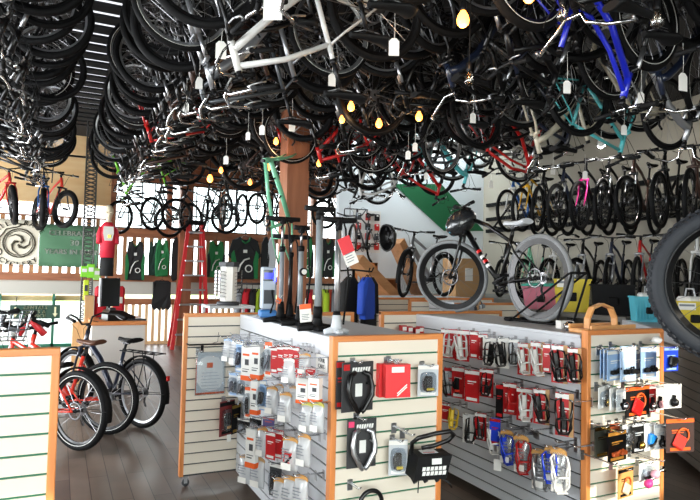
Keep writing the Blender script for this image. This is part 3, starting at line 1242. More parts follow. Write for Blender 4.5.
# the black cruiser on the right-hand stand
MAINS = .64 / .68
mx, my = 3.095, 3.83
main = bike('black bicycle with thick grey tires on the slatwall stand, front wheel turned', place(mx, my, 1.237, R2(91.5), MAINS), 'mtb', 'black', 'rigid', None, 'flat', .3, rim='black',
            tire=GREYTIRE, rt=.019, steer=R2(38), deep=.046, drop=.17, saddle_m=LGREY, extras=('decals',), wide=.078)
# its rear wheel stand
st = thing('bike_stand', 'black tube stand holding the rear wheel of the grey-tired bicycle', 'bike stand', (mx, 3.35, 1.236))
b = MB()
for s_ in (-1, 1):
    b.tube([(s_ * .075, .2, .012), (s_ * .075, -.24, .012), (s_ * .075, -.28, .03), (s_ * .073, -.4, .34), (s_ * .072, -.4, .36), (s_ * .072, -.37, .35), (s_ * .074, .16, .02)], .008, 6)
for y in (.2, -.24):
    b.tube([(-.075, y, .012), (.075, y, .012)], .009, 6)
b.tube([(-.072, -.4, .36), (.072, -.4, .36)], .008, 6)
b.build('frame', [MATTE], st)
for s_ in (-1, 1):
    f = MB(); f.cbox((s_ * .075, .2, .014), (.05, .07, .026), bev=.008); f.build('foot', [RUBBER], st)
# helmet hung on the handlebar
def helmet(label, M, shell, accent, visor=False, straps=True):
    root = thing('helmet', label, 'helmet', M=M)
    b = MB()
    rings = []
    for i in range(9):
        t = i / 8 * PI / 2
        rr, h = math.cos(t), math.sin(t)
        ring = []
        for j in range(28):
            a = 2 * PI * j / 28
            rib = 1 + (.035 * math.cos(7 * a) if 1 < i < 8 else 0)
            ring.append(V((.145 * max(rr, .02) * math.cos(a) * rib, .105 * max(rr, .02) * math.sin(a) * rib, .125 * h - .02 * math.cos(a) * rr)))
        rings.append(ring)
    inner = [[p * .9 for p in r_] for r_ in rings]
    b.loft(inner[::-1] + rings, 0, cap=False)
    b.loft([rings[-1], [p * 1.0 + V((0, 0, .001)) for p in rings[-1]]], 0)
    b.build('shell', [shell], root)
    for s_ in (-1, 0, 1):
        for k in range(3):
            v = MB()
            x0 = -.09 + k * .065
            z = .118 - abs(x0 + .02) * .35 - abs(s_) * .018
            v.cbox((x0, s_ * .045, z), (.045, .018, .014), 0, bev=.004)
            v.build('vent', [accent], root)
    if visor:
        w = MB()
        w.cbox((.165, 0, .01), (.07, .14, .008), 0, Matrix.Rotation(.25, 4, 'Y'), .003)
        w.build('visor', [shell], root)
    if straps:
        s = MB()
        for y in (-.09, .09):
            s.tube([(.06, y, 0), (.03, y * .9, -.08), (0, 0, -.16)], .004, 5, flat=(0, 1, 0))
            s.tube([(-.08, y, 0), (.0, y * .95, -.06), (.03, y * .9, -.08)], .004, 5)
        s.build('strap', [MATTE], root)
    return root
hb = at(461, 222, 'y', 4.15)
helmet('black and teal bicycle helmet hung from the handlebar of the grey-tired bicycle', Matrix.Translation(hb) @ V((-.62, -.62, -.42)).to_track_quat('Z', 'Y').to_matrix().to_4x4() @ Matrix.Rotation(R2(35), 4, 'Z') @ Matrix.Scale(.95, 4),
       mat('helmet_black', (34, 36, 38), .25, coat=.5), mat('helmet_teal', (72, 140, 160), .3))
# silver electric bicycle on the back stand
fw, rw = at(408, 268, 'y', 7.9), None
bk = bike('silver electric bicycle standing on the back stand before the white wall', place(5.02, 7.78, 1.238, R2(204)), 'ebike', 'silver', 'susp', 'black', 'flat', .31, rt=.026, steer=R2(20), extras=('fenders',), saddle='wide')
h2 = at(386, 238, 'y', 7.25)
helmet('black bicycle helmet hung from the handlebar of the silver electric bicycle', Matrix.Translation(h2) @ Matrix.Rotation(R2(20), 4, 'Z') @ Matrix.Rotation(R2(75), 4, 'Y') @ Matrix.Scale(1.3, 4), BLACK, DGREY)
# electric bicycles on the floor at the left
for lab, rx, ry, ang, kw in (
    ('orange-red electric bicycle with white-striped tires, nearest of the floor bicycles', .2, 5.72, 129, dict(frame='mtb', drop=.24, color='orange', extras=('fenders',), stripe='white', rt=.03, saddle='sport')),
    ('orange-red bicycle behind the nearest one, its rear wheel partly covered', .46, 6.17, 138, dict(frame='curve', drop=.09, color='orange', stripe='white', rt=.03, saddle='wide', saddle_m=LEATHER, fcolor='black')),
    ('navy electric bicycle with luggage rack and wide black saddle by the counter', .785, 6.32, 123, dict(frame='curve', drop=.1, color='navy', bar='cruiser', rt=.027, extras=('fenders', 'rack'), saddle='wide', rim='silver'))):
    d = V((math.cos(R2(ang)), math.sin(R2(ang)), 0))
    c = V((rx, ry, 0)) + d * .52
    bike(lab, place(c.x, c.y, 0, R2(ang)), **kw)
# fat tired bicycle at the right edge, on a plinth
fc = at(738, 284, 'y', 1.72)
hd = V((math.cos(R2(-60)), math.sin(R2(-60)), 0))
fz = fc.z - .34 * 1.09
c = fc + hd * (.56 * 1.09)
bike('fat black knobbly-tired bicycle cut off by the right edge', place(c.x, c.y, fz, R2(120), 1.09), 'mtb', 'white', 'rigid', 'black', rt=.04, knobs=True, deep=.02, rim='black', tire=mat('fat_tire_rubber', (36, 39, 44), .6, noise=.1, scale=20, spec=.3), saddle='sport')
b = MB()
pc_ = V((c.x, c.y, fz))
for t in (-.1, .28):
    q_ = pc_ - hd * t
    b.tube([(q_.x, q_.y, fz + .78), (q_.x, q_.y, ZC)], .006, 6)
    b.torus(.03, .006, 14, 6, 0, (q_.x, q_.y, fz + .77), axis='X')
o = b.build('hanging_cable', [DARKM])
tag(o, 'dark cables holding up the fat-tired bicycle beyond the right edge', 'cable')

# upper row on the right wall
UP = [
    (508, 'blue', dict(color='bluefork', fcolor='white', frame='mtb', rim='white', stripe=None), 'blue bicycle with white fork, first in the upper wall row from the corner'),
    (522, 'yellow', dict(color='yellow', frame='road', fcolor='yellow'), 'yellow bicycle in the upper wall row beside the blue one'),
    (538, 'black', dict(frame='step', color='black'), 'black bicycle in the upper wall row just right of the yellow one'),
    (558, 'black', dict(frame='mtb', color='navy', fork='susp'), 'dark bicycle in the upper wall row just left of the pink-forked one'),
    (580, 'pink', dict(frame='mtb', color='black', fcolor='pink'), 'black bicycle with pink fork in the upper wall row'),
    (603, 'black', dict(frame='mtb', color='black', fork='susp', fcolor='black'), 'black suspension bicycle in the upper wall row just right of the pink-forked one'),
    (629, 'black', dict(frame='mtb', color='brown', fork='susp'), 'dark brown bicycle in the upper wall row, second right of the pink-forked one'),
    (660, 'black', dict(frame='step', color='black', rim='black'), 'black step-through bicycle in the upper wall row, third right of the pink-forked one'),
    (690, 'brown', dict(frame='mtb', color='brown', fcolor='brown', stripe=None), 'brown-forked bicycle at the right end of the upper wall row'),
]
RW = random.Random(11)
for px, cn, kw, lab in UP:
    hub = at(px, 211 - (px - 508) * .07, 'x', 6.5)
    ha = R2(202)
    c = hub - V((math.cos(ha), math.sin(ha), 0)) * .56
    bike(lab, place(c.x, c.y, hub.z - .345, ha, 1.02), group='upper wall row of bicycles', steer=R2(RW.uniform(-14, 14)), **kw)
LOW = [
    (500, dict(frame='mtb', color='black'), 'black bicycle at the corner end of the lower wall row'),
    (524, dict(frame='step', color='mint'), 'mint green bicycle in the lower wall row behind the grey-tired wheel'),
    (549, dict(frame='cruiser', color='white', bar='cruiser'), 'white bicycle in the lower wall row behind the grey-tired wheel'),
    (578, dict(frame='mtb', color='black', fork='susp', fcolor='silver'), 'black bicycle with silver fork in the lower wall row above the yellow bin'),
    (607, dict(frame='mtb', color='navy', fork='susp', fcolor='silver'), 'navy bicycle in the lower wall row above the black bin'),
    (636, dict(frame='road', color='red', fcolor='silver'), 'red bicycle in the lower wall row left of the fat tire'),
    (664, dict(frame='step', color='black'), 'black bicycle in the lower wall row seen through the fat wheel'),
    (694, dict(frame='curve', color='white', fcolor='white'), 'white-framed bicycle in the lower wall row at the right edge'),
]
for px, kw, lab in LOW:
    hub = at(px, 282, 'x', 6.85)
    ha = R2(205)
    c = hub - V((math.cos(ha), math.sin(ha), 0)) * .56
    bike(lab, place(c.x, c.y, 1.222, ha, .97), group='lower wall row of bicycles', steer=R2(RW.uniform(-16, 16)), **kw)

# fat bikes hung in front of the tan boards at far left, and the row before the far windows
hang_rail = MB()
hang_rail.tube([(-2.2, 12.2, 3.62), (.78, 12.2, 3.62)], .02, 6)
hang_rail.tube([(1.0, 12.55, 3.52), (6.6, 12.55, 3.52)], .02, 6)
for x in (-2, 0, .7):
    hang_rail.tube([(x, 12.2, 3.62), (x, 12.2, ZC)], .012, 5)
for x in (1.1, 3, 5, 6.5):
    hang_rail.tube([(x, 12.55, 3.52), (x, 12.55, ZC)], .012, 5)
o = hang_rail.build('hanging_rail', [DARKM])
tag(o, 'dark rails near the ceiling carrying the bicycles before the far windows', 'rail')
for i, (px, py, ha, kw, lab) in enumerate((
    (14, 205, 300, dict(frame='mtb', color='red', rt=.045), 'fat-tired bicycle with red frame hung before the tan boards at far left'),
    (43, 207, 272, dict(frame='mtb', color='bluefork', fcolor='bluefork', rt=.045), 'fat-tired bicycle with blue fork hung above the banners'),
    (65, 209, 292, dict(frame='mtb', color='orange', rt=.045, fcolor='black'), 'fat-tired bicycle with orange frame hung above the green banner'))):
    hub = at(px, py, 'y', 11.6)
    a_ = R2(ha)
    c = hub - V((math.cos(a_), math.sin(a_), 0)) * .56
    bike(lab, place(c.x, c.y, hub.z - .34, a_), group=None, steer=R2((-22, 0, 12)[i]), rim='black', **kw)
    h = MB(); h.tube([(c.x, 12.2, 3.62), (c.x - .02, c.y, hub.z + .5)], .01, 5)
    o = h.build('hanging_hook', [DARKM])
    tag(o, 'dark hook holding the ' + lab.replace('hung ', ''), 'hook')
# silhouettes: hung side-on in front of the windows
SIL = [(118, 217, 200, 'black'), (150, 214, 215, 'grey'), (176, 214, 190, 'black'), (209, 213, 100, 'black'), (228, 213, 95, 'grey'), (253, 209, 218, 'black'), (274, 211, 105, 'black'), (322, 214, 200, 'black'), (338, 205, 200, 'grey')]
names = ['just left of the mannequin cap', 'above the green and black jersey', 'left of the ladder', 'just right of the ladder top', 'second right of the ladder top', 'above the sunglasses spinner', 'behind the mint green frame', 'right of the big wooden post', 'far right end']
for i, (px, py, ha, cn) in enumerate(SIL):
    hub = at(px, py, 'y', 12.4)
    a_ = R2(ha)
    if 60 < ha < 120:
        c = hub - V((math.cos(a_), math.sin(a_), 0)) * .3
    else:
        c = hub - V((math.cos(a_), math.sin(a_), 0)) * .56
    c.y = min(c.y, 12.5)
    bike('dark bicycle hung before the far windows, ' + names[i], place(c.x, c.y, hub.z - .34, a_, .97), frame=('mtb', 'step', 'road')[i % 3], color=cn, group='bicycles before the far windows', steer=R2(RW.uniform(-20, 20)), rim='black', nsp=20)
# road bicycle hung by the pegboard
hub = at(356, 243, 'y', 9.9)
bike('road bicycle with tan sidewalls hung on the white wall behind the silver pump', place(hub.x + .3, hub.y + .30, hub.z - .34, R2(222)), frame='road', color='grey', bar='drop', stripe='tan', rt=.02, steer=R2(10))
# mint bicycle frame hung on the post
c = at(277, 205, 'y', 6.25)
fr = thing('bare_frameset', 'mint green bare bicycle frame hanging upright beside the big wooden post', 'bicycle frame', M=Matrix.Translation(V((c.x, 6.2, c.z))) @ Matrix.Rotation(R2(46), 4, 'Z') @ Matrix.Rotation(R2(-86), 4, 'Y') @ Matrix.Scale(1.15, 4) @ Matrix.Translation(V((-.02, 0, -.55))))
o = obj('frame', frame_mesh('mtb'), fr); recolour(o, 0, FRAMES['mint'])
o = obj('fork', fork_mesh('rigid'), fr); recolour(o, 0, FRAMES['mint'])
CEIL_COLOURS = {}
# ------------------------------------------------------------------ bicycles hung wheels-up from the ceiling
ZT = 3.9
ORD = ['', 'first', 'second', 'third', 'fourth', 'fifth', 'sixth', 'seventh', 'eighth', 'ninth', 'tenth', 'eleventh', 'twelfth', 'thirteenth', 'fourteenth', 'fifteenth', 'sixteenth', 'seventeenth',
       'eighteenth', 'nineteenth', 'twentieth', 'twenty-first', 'twenty-second', 'twenty-third', 'twenty-fourth', 'twenty-fifth', 'twenty-sixth', 'twenty-seventh', 'twenty-eighth', 'twenty-ninth', 'thirtieth',
       'thirty-first', 'thirty-second', 'thirty-third', 'thirty-fourth', 'thirty-fifth']
# (x of row middle, first y, last y, spacing, forward heading, phrase)
ROWS = [
    (-.77, 2.6, 11.4, .31, 0, 'ceiling row left of the skylight'),
    (1.27, 2.5, 10.9, .31, 180, 'ceiling row right of the skylight'),
    (2.86, 1.75, 9.9, .31, 180, 'third ceiling row from the left'),
    (4.42, .95, 9.9, .31, 0, 'rightmost ceiling row'),
]
RC = random.Random(21)
SPOTS = [(330, 8, 'white'), (595, 45, 'blue'), (603, 128, 'teal'), (455, 168, 'teal'), (158, 165, 'lime'), (352, 142, 'red'), (375, 138, 'white'), (332, 152, 'red'), (408, 168, 'red'),
         (428, 198, 'red'), (640, 128, 'cream'), (565, 142, 'cream'), (622, 150, 'silver'), (275, 60, 'grey'), (230, 20, 'silver'), (480, 130, 'silver'), (520, 170, 'red')]


def project(p):
    d = V(p) - V((0, 0, CAM_H))
    return 350 + FPX * d.dot(_r) / d.dot(_f), 250 - FPX * d.dot(_u) / d.dot(_f)


PLAN = []
for ri, (rx, y0, y1, dy, hd, phrase) in enumerate(ROWS):
    y, k = y0, 0
    while y < y1:
        k += 1
        PLAN.append([ri, k, rx + RC.uniform(-.06, .06), y, None])
        y += dy + RC.uniform(-.02, .02)
for sx, sy, cn in SPOTS:
    best = min((e for e in PLAN if e[4] is None), key=lambda e: sum((a_ - b_) ** 2 for a_, b_ in zip(project((e[2], e[3], ZT - .62)), (sx, sy))))
    best[4] = cn
ADJ = {'lime': 'lime green', 'blue': 'deep blue'}
for ri, k, bx, y, cn in PLAN:
    rx, y0, y1, dy, hd, phrase = ROWS[ri]
    spot = cn is not None
    cn = cn or RC.choices(['black', 'grey', 'navy', 'brown', 'silver', 'red'], [74, 10, 6, 5, 3, 2])[0]
    fk = RC.choice(['rigid', 'susp', 'rigid'])
    fcol = cn if RC.random() < .5 else 'black'
    frm = RC.choice(['mtb', 'mtb', 'step', 'road', 'cruiser', 'curve'])
    bar = RC.choices(['flat', 'cruiser', 'drop'], [7, 2, 1])[0]
    if ri == 1:
        bar = RC.choice(['cruiser', 'flat', 'cruiser'])
    up = ri >= 2 and k % 6 == 4 and y > 3.2                      # every third one hangs the right way up from hooks on its frame
    flip = (ri >= 2 and k % 2 == 0)
    h = R2(hd + (180 if flip else 0) + RC.uniform(-4, 4))
    lab = '%s bicycle, %s from the front in the %s' % (ADJ.get(cn, cn), ORD[k], phrase)
    if up:
        M = place(bx, y, 2.74 + RC.uniform(-.05, .06), h)
    else:
        M = place_down(bx, y, ZT + RC.uniform(-.07, .03) - (.24 if spot else 0), h, RC.uniform(-.03, .03))
    bike(lab, M, frame=frm, color=cn, fork=fk, fcolor=fcol, bar=bar,
         barw=RC.choice([.22, .25, .28]), barm='chrome' if (bar == 'cruiser' or RC.random() < .3) else 'black', rim=RC.choices(['black', 'silver'], [6, 4])[0],
         rt=RC.choice([.022, .025, .029]), stripe=RC.choices([None, 'white'], [8, 2])[0], steer=R2(RC.uniform(-28, 28)), saddle='sport' if RC.random() < .38 else None,
         saddle_m=LEATHER if RC.random() < .05 and y > 3.5 else None, group='bicycles hung from the ceiling', nsp=20)
for ri, (rx, y0, y1, dy, hd, phrase) in enumerate(ROWS):
    for s_, xx in ((0, rx - .54), (1, rx + .54)):
        b = MB()
        b.tube([(xx, y0 - .4, ZT + .06), (xx, y1 + .1, ZT + .06)], .02, 8)
        yy = y0 - .3
        while yy < y1:
            b.tube([(xx, yy, ZT + .06), (xx, yy, ZC)], .01, 5)
            yy += 1.4
        o = b.build('ceiling_rail', [DARKM])
        tag(o, 'dark pipe over the %s wheels of the %s' % (('left', 'right')[s_], phrase), 'rail')

# price tags on strings
def price_tag(px, py, z, i, big=1.):
    p = at(px, py, 'z', z)
    w = .052 * big
    root = thing('price_tag', PT_LABELS[i], 'price tag', p, YAW * -1 + RC.uniform(-.35, .35), 'white price tags hung from the ceiling bicycles')
    b = MB()
    h = w * 1.7
    b.prism([(-w / 2, -h / 2), (w / 2, -h / 2), (w / 2, h / 2 - w * .3), (w * .22, h / 2), (-w * .22, h / 2), (-w / 2, h / 2 - w * .3)], -.0012, .0012)
    b.build('card', [PAPER], root)
    s = MB()
    s.tube([(0, 0, h / 2 - .006), (.004, 0, h / 2 + .06), (0, 0, h / 2 + .2)], .0014, 4, cap=False)
    s.build('string', [PAPER], root)


PTS = [(394, 47, 1.15, 'below the warm bulb, left of it'), (273, 4, 1.8, 'large one at the top edge by the white frame'), (332, 80, .95, 'above the bracket of the big wooden post'), (221, 50, 1.2, 'large one right of the skylight row handlebars'),
       (199, 83, .95, 'left of the big wooden post, near the skylight row'), (186, 108, 1., 'long one beside the chrome handlebars'), (292, 126, 1.1, 'in front of the big wooden post'), (262, 130, 1., 'just left of the big wooden post'),
       (248, 136, .9, 'second left of the big wooden post'), (226, 160, 1.1, 'long one above the far windows'), (138, 180, 1.3, 'large one above the mannequin'), (125, 188, 1.2, 'beside the large one above the mannequin'),
       (567, 87, 1.0, 'under the deep blue frame'), (683, 82, 1.35, 'large one at the right edge'), (641, 98, 1., 'below left of the large one at right edge'), (473, 118, .95, 'above the teal frames'),
       (408, 155, 1., 'above the white wall, right of a pair'), (415, 147, 1., 'above the white wall, upper of a pair'), (371, 172, 1., 'above the silver pump'), (426, 176, 1., 'above the green stripe'), (491, 184, 1.1, 'beside the blue bicycle'),
       (553, 170, 1.2, 'above the black bicycles of the wall row'), (585, 175, 1.1, 'above the pink-forked bicycle'), (601, 142, 1., 'by the white track lamp'), (624, 130, 1., 'right of the white track lamp')]
PT_LABELS = ['white price tag on a string, ' + t[3] for t in PTS]
for i, (px, py, big, _) in enumerate(PTS):
    price_tag(px, py, 2.86 if py < 150 else 2.8, i, big)

# bulbs on cords
def bulb(px, py, z, lit, label, sc=1., power=6):
    p = at(px, py, 'z', z)
    root = thing('hanging_bulb', label, 'light bulb', p, 0, 'bare bulbs on cords')
    b = MB()
    b.lathe([(1e-4, -.05), (.016, -.046), (.029, -.032), (.033, -.012), (.027, .012), (.015, .032), (.012, .042)], n=14)
    M_ = mat('bulb_lit', (255, 196, 120), .3, emit=((255, 142, 52), 9.)) if lit else BULBGLASS
    g = b.build('glass', [M_], root)
    g.scale = (sc * .95,) * 3
    s = MB()
    s.lathe([(.016, .04), (.018, .05), (.018, .09), (.008, .1)], n=10)
    s.build('socket', [DARKM], root)
    c = MB()
    c.tube([(0, 0, .1), (.01, 0, (ZC - z) * .5), (0, 0, ZC - z)], .004, 5, cap=False)
    c.build('cord', [MATTE], root)
    if not lit:
        f = MB(); f.tube([(-.008, 0, .03), (-.01, 0, -.02), (0, 0, -.03), (.01, 0, -.02), (.008, 0, .03)], .0015, 4); f.build('filament', [GOLD], root)
    if lit:
        L_ = bpy.data.lights.new('bulb_light', 'POINT')
        L_.energy = power * .45
        L_.color = (1, .62, .3)
        L_.shadow_soft_size = .035
        lo = bpy.data.objects.new('bulb_light', L_)
        COL.objects.link(lo)
        lo.location = p + V((0, 0, -.09))


for px, py, z, lit, lab, sc, pw in (
    (463, 18, 3.0, 1, 'large lit warm bulb near the top edge of the ceiling clutter', 1.15, 8), (529, -6, 3.0, 1, 'lit warm bulb cut off by the top edge', 1., 4), (562, 13, 2.95, 0, 'unlit clear bulb right of the large lit one', 1., 0),
    (657, 18, 2.9, 0, 'unlit clear bulb near the top right corner', 1.2, 0), (469, 78, 2.75, 0, 'unlit bulb below the large lit one', 1., 0), (351, 106, 2.95, 1, 'lit warm bulb right of the bracket of the big post', .95, 4),
    (379, 123, 2.9, 1, 'lit warm bulb above the red and white frames', .95, 4), (419, 116, 2.9, 1, 'lit warm bulb right of the red and white frames', .95, 4), (319, 163, 2.9, 1, 'lit warm bulb just right of the big wooden post', .95, 3), (342, 119, 2.9, 1, 'lit warm bulb left of the red and white frames', .8, 3),
    (268, 167, 2.85, 1, 'lit warm bulb just left of the mint frame', .95, 3), (250, 182, 2.85, 1, 'lit warm bulb above the far windows', .95, 3), (210, 178, 2.85, 1, 'bright lit bulb left of the far bulbs', 1.3, 4), (221, 170, 2.9, 1, 'lit bulb behind the bright one', .9, 3), (276, 141, 3.0, 1, 'lit bulb high beside the big post', .9, 3)):
    bulb(px, py, z, lit, lab, sc, pw)
p = at(601, 146, 'z', 3.35)
tl = thing('track_lamp', 'white lit track lamp hung over the right wall row', 'lamp', p)
b = MB(); b.lathe([(.03, .1), (.05, .06), (.055, 0), (.05, 0), (.001, .03)], n=16); b.build('lamp_shade', [WHITE], tl)
b = MB(); b.ball((0, 0, .006), .04, n=12, k=8); b.build('lamp_bulb', [mat('lamp_lit', (255, 255, 255), .3, emit=((255, 250, 240), 40.))], tl)
b = MB(); b.tube([(0, 0, .1), (0, 0, ZC - p.z)], .006, 6); b.build('cord', [MATTE], tl)
L_ = bpy.data.lights.new('track_light', 'POINT'); L_.energy = 40; L_.color = (1, .96, .9); L_.shadow_soft_size = .05
lo = bpy.data.objects.new('track_light', L_); COL.objects.link(lo); lo.location = p + V((0, 0, -.08))
# ------------------------------------------------------------------ packaged goods on hooks
def cage_mesh(v=0):
    def f():
        b = MB()
        w, d = .037, .07
        for s_ in (-1, 1):
            b.tube([(s_ * .012, .0, .0), (s_ * .014, 0, .16), (s_ * w, -.03, .15), (s_ * w, -.055, .115), (s_ * w * .8, -.066, .07), (s_ * w * .92, -.05, .03), (s_ * .02, -.035, .004), (s_ * .012, 0, 0)], .0052, 6)
        b.tube([(-w * .8, -.066, .07), (-w * .4, -d - .006, .075), (0, -d - .01, .076), (w * .4, -d - .006, .075), (w * .8, -.066, .07)], .005, 6)
        b.tube([(-w, -.045, .13), (-w * .9, -.02, .075), (-w * .7, -.04, .015)], .005, 6)
        b.tube([(w, -.045, .13), (w * .9, -.02, .075), (w * .7, -.04, .015)], .005, 6)
        b.cbox((0, -.035, .003), (.05, .055, .006), bev=.002)
        b.cbox((0, 0, .08), (.03, .006, .13), bev=.002)
        return b.mesh('bottle_cage', [BLACK])
    return cached(('cage', v), f)


def hook_mesh(L):
    L = round(L, 2)
    def f():
        b = MB()
        for s_ in (-1, 1):
            b.tube([(s_ * .006, 0, 0), (s_ * .006, -L, 0), (s_ * .004, -L - .012, .012)], .0022, 5)
        b.cbox((0, -L - .013, .012), (.012, .003, .006))
        return b.mesh('wire', [CHROME])
    def g():
        b = MB()
        b.cbox((0, .001, -.012), (.03, .004, .05), bev=.001)
        b.box(-.014, 0, .012, .014, .008, .016)
        return b.mesh('plate', [STEEL])
    return cached(('hook', L), f), cached(('hookplate',), g)


FACES = {'A': ('x', 1.245), 'B': ('x', 2.72), 'Aend': ('y', 2.666), 'Awing': ('y', 4.484), 'Bend': ('y', 2.509)}
NITEM = 0


def hook_at(face, p, label, over=.03):
    ax, v = FACES[face]
    root = thing('display_hook', label, 'hook', (v, p.y, p.z) if ax == 'x' else (p.x, v, p.z), -PI / 2 if ax == 'x' else 0, 'chrome slatwall hooks')
    L = max(.04, (v - (p.x if ax == 'x' else p.y)) + over)
    wm, pm = hook_mesh(L)
    obj('wire', wm, root)
    obj('plate', pm, root)
    return root


def hook_label(l):
    ws = l.split()
    for drop in ('the', 'a', 'an', 'and'):
        if len(ws) > 14:
            ws = [x for x in ws if x != drop]
    return 'hook for ' + ' '.join(ws)


def item(face, box, kind, label, c=(RED, WHITE), off=.09, prod=None, turn=None, hook=True, name=None, cat=None, dpt=.035, short=None):
    ax, v = FACES[face]
    x0, y0, x1, y1 = box
    ctr = at((x0 + x1) / 2, (y0 + y1) / 2, ax, v - off)
    w = depth(ctr)
    if turn is None:
        turn = 24 if ax == 'x' else RC.uniform(-5, 5)
    rz = (-PI / 2 if ax == 'x' else 0) + R2(turn + RC.uniform(-4, 4))
    n = V((math.sin(rz), -math.cos(rz), 0))
    vd = (V((0, 0, CAM_H)) - ctr).normalized()
    cosf = max(.35, abs(n.dot(vd)))
    H = (y1 - y0) * w / FPX
    W = (x1 - x0) * w / FPX / cosf
    if ax == 'x':
        W = min(W, .15)
    base = ctr + V((0, 0, -H / 2))
    name = name or {'card': 'carded_accessory', 'blister': 'blister_pack', 'box': 'boxed_accessory', 'bag': 'bagged_accessory', 'cage': 'bottle_cage'}[kind]
    root = thing(name, label, cat or {'card': 'package', 'blister': 'package', 'box': 'box', 'bag': 'package', 'cage': 'bottle cage'}[kind], base, rz)
    c1, c2 = c[0], c[1]
    if kind in ('card', 'blister'):
        b = MB()
        b.cbox((0, 0, H / 2), (W, .004, H), 0)
        b.box(-W / 2, -.0026, H * .86, W / 2, -.002, H * .97, 1)
        b.box(-W * .36, -.0027, H * .05, W * .36, -.002, H * .14, 1)
        if len(c) > 2:
            b.box(W * .24, -.0028, 0, W / 2, -.002, H, 2)
        if kind == 'card':
            b.box(-W * .3, -.0028, H * .62, W * .3, -.0021, H * .66, 1)
            b.box(-W * .3, -.0028, H * .56, W * .12, -.0021, H * .58, 1)
        b.build('card', [c1, c2] + ([c[2]] if len(c) > 2 else []), root)
    if kind == 'blister':
        b = MB()
        rings = []
        for d_, sc in ((-.002, 1.), (-.02, .96), (-.034, .8)):
            rings.append([V((W * .4 * sc * math.copysign(abs(math.cos(t)) ** .5, math.cos(t)), d_, H * .44 + H * .34 * sc * math.copysign(abs(math.sin(t)) ** .5, math.sin(t)))) for t in [2 * PI * i / 16 for i in range(16)]])
        b.loft(rings, 0)
        b.build('blister', [CLEAR2], root)
    if kind == 'box':
        b = MB()
        b.cbox((0, 0, H / 2), (W, dpt, H), 0, bev=.0015)
        b.box(-W / 2 - .0005, -dpt / 2 - .0006, 0, W / 2 + .0005, dpt / 2 + .0006, H * .14, 1)
        if c1 is WHITE:
            b.box(-W * .1, -dpt / 2 - .0006, H * .45, W * .3, -dpt / 2, H * .62, 2)
            b.box(-W * .34, -dpt / 2 - .0006, H * .72, W * .34, -dpt / 2, H * .78, 1)
            b.box(-W * .34, -dpt / 2 - .0006, H * .25, W * .2, -dpt / 2, H * .28, 2)
            b.box(-W * .34, -dpt / 2 - .0006, H * .32, W * .34, -dpt / 2, H * .34, 2)
        b.build('carton', [c1, c2, DGREY], root)
        b = MB()
        b.box(-.012 if W > .03 else -W / 3, -.001, H, .012 if W > .03 else W / 3, .001, H + .025)
        b.build('hang_tab', [CLEAR], root)
    if kind == 'bag':
        b = MB()
        rings = []
        for t, d_ in ((0, .004), (.08, .016), (.3, .028), (.6, .026), (.84, .012), (.9, .003)):
            ww = W * (.5 if t < .85 else .46)
            rings.append([V((ww * math.cos(a) * (1 + .03 * math.sin(9 * t + 3 * a)), d_ * math.sin(a), H * t)) for a in [2 * PI * i / 14 for i in range(14)]])
        b.loft(rings, 0)
        b.build('bag', [c1], root)
        b = MB()
        n_ = 8
        poly = [(-W * .5, H * .84), (W * .5, H * .84)] + [(W * .5 * math.cos(PI * i / n_), H * .9 + H * .1 * math.sin(PI * i / n_)) for i in range(n_ + 1)]
        b.prism(poly, -.004, .004)
        b.build('header_card', [c2], root)
        b = MB()
        b.box(-W * .34, -.034, H * .06, W * .34, -.0335, H * .26)
        b.build('label_sticker', [PAPER], root)
        b = MB()
        for k_ in range(4):
            b.box(-W * .34, -.0325, H * (.38 + .09 * k_), W * (.3 - .12 * (k_ % 2)), -.032, H * (.41 + .09 * k_))
        b.build('text', [GREY], root)
    if prod:
        what, col = prod
        if what == 'cage':
            o = obj('bottle_cage', cage_mesh(), root, loc=(0, -.006, H * .08), rot=(R2(RC.uniform(-5, 5)), R2(RC.uniform(-9, 9)), R2(RC.uniform(12, 52))))
            s_ = min(1.25, H * .82 / .165)
            o.scale = (s_, s_, s_)
            recolour(o, 0, col)
        elif what == 'tool':
            b = MB()
            b.cbox((0, -.014, H * .4), (W * .32, .022, H * .5), 0, bev=.006)
            b.cbox((W * .05, -.02, H * .25), (W * .36, .02, H * .08), 1, bev=.003)
            b.tube([(-W * .2, -.014, H * .2), (-W * .24, -.016, H * .5), (-W * .1, -.014, H * .66)], W * .05, 6, 0)
            b.build('tool', [MATTE, col], root)
        elif what == 'bell':
            b = MB()
            b.ball((0, -.022, H * .26), .021, 0, sc=(1, .75, 1))
            b.torus(.022, .004, 18, 6, 1, (0, -.012, H * .26))
            b.cbox((0, -.012, H * .45), (.014, .02, H * .22), 1, bev=.003)
            b.build('bell', [col, MATTE], root)
        elif what == 'lump':
            b = MB()
            b.cbox((0, -.014, H * .42), (W * .55, .024, H * .4), 0, Matrix.Rotation(.2, 4, 'Y'), .007)
            b.tube([(-W * .26, -.02, H * .2), (0, -.028, H * .28), (W * .26, -.02, H * .46)], W * .07, 6, 1)
            b.build('fitting', [col, DARKM], root)
        elif what == 'ring':
            b = MB()
            b.torus(W * .2, W * .025, 22, 6, 0, (W * .08, -.008, H * .5))
            b.cbox((-W * .06, -.012, H * .32), (W * .42, .014, W * .4), 1, Matrix.Rotation(.5, 4, 'Y'), W * .1)
            b.build('cable', [ORANGE, col], root)
        elif what == 'clip':
            b = MB()
            for s_ in (-1, 1):
                b.cbox((s_ * W * .22, -.016, H * .28), (W * .3, .02, H * .14), 0, bev=.004)
                b.tube([(s_ * W * .2, -.02, H * .3), (s_ * W * .05, -.03, H * .42)], .006, 6, 0)
            b.build('fitting', [col], root)
    if hook:
        top = ctr + V((0, 0, H / 2 + (.012 if kind == 'box' else -.004)))
        hook_at(face, top, hook_label(short or label), .03)
    return root


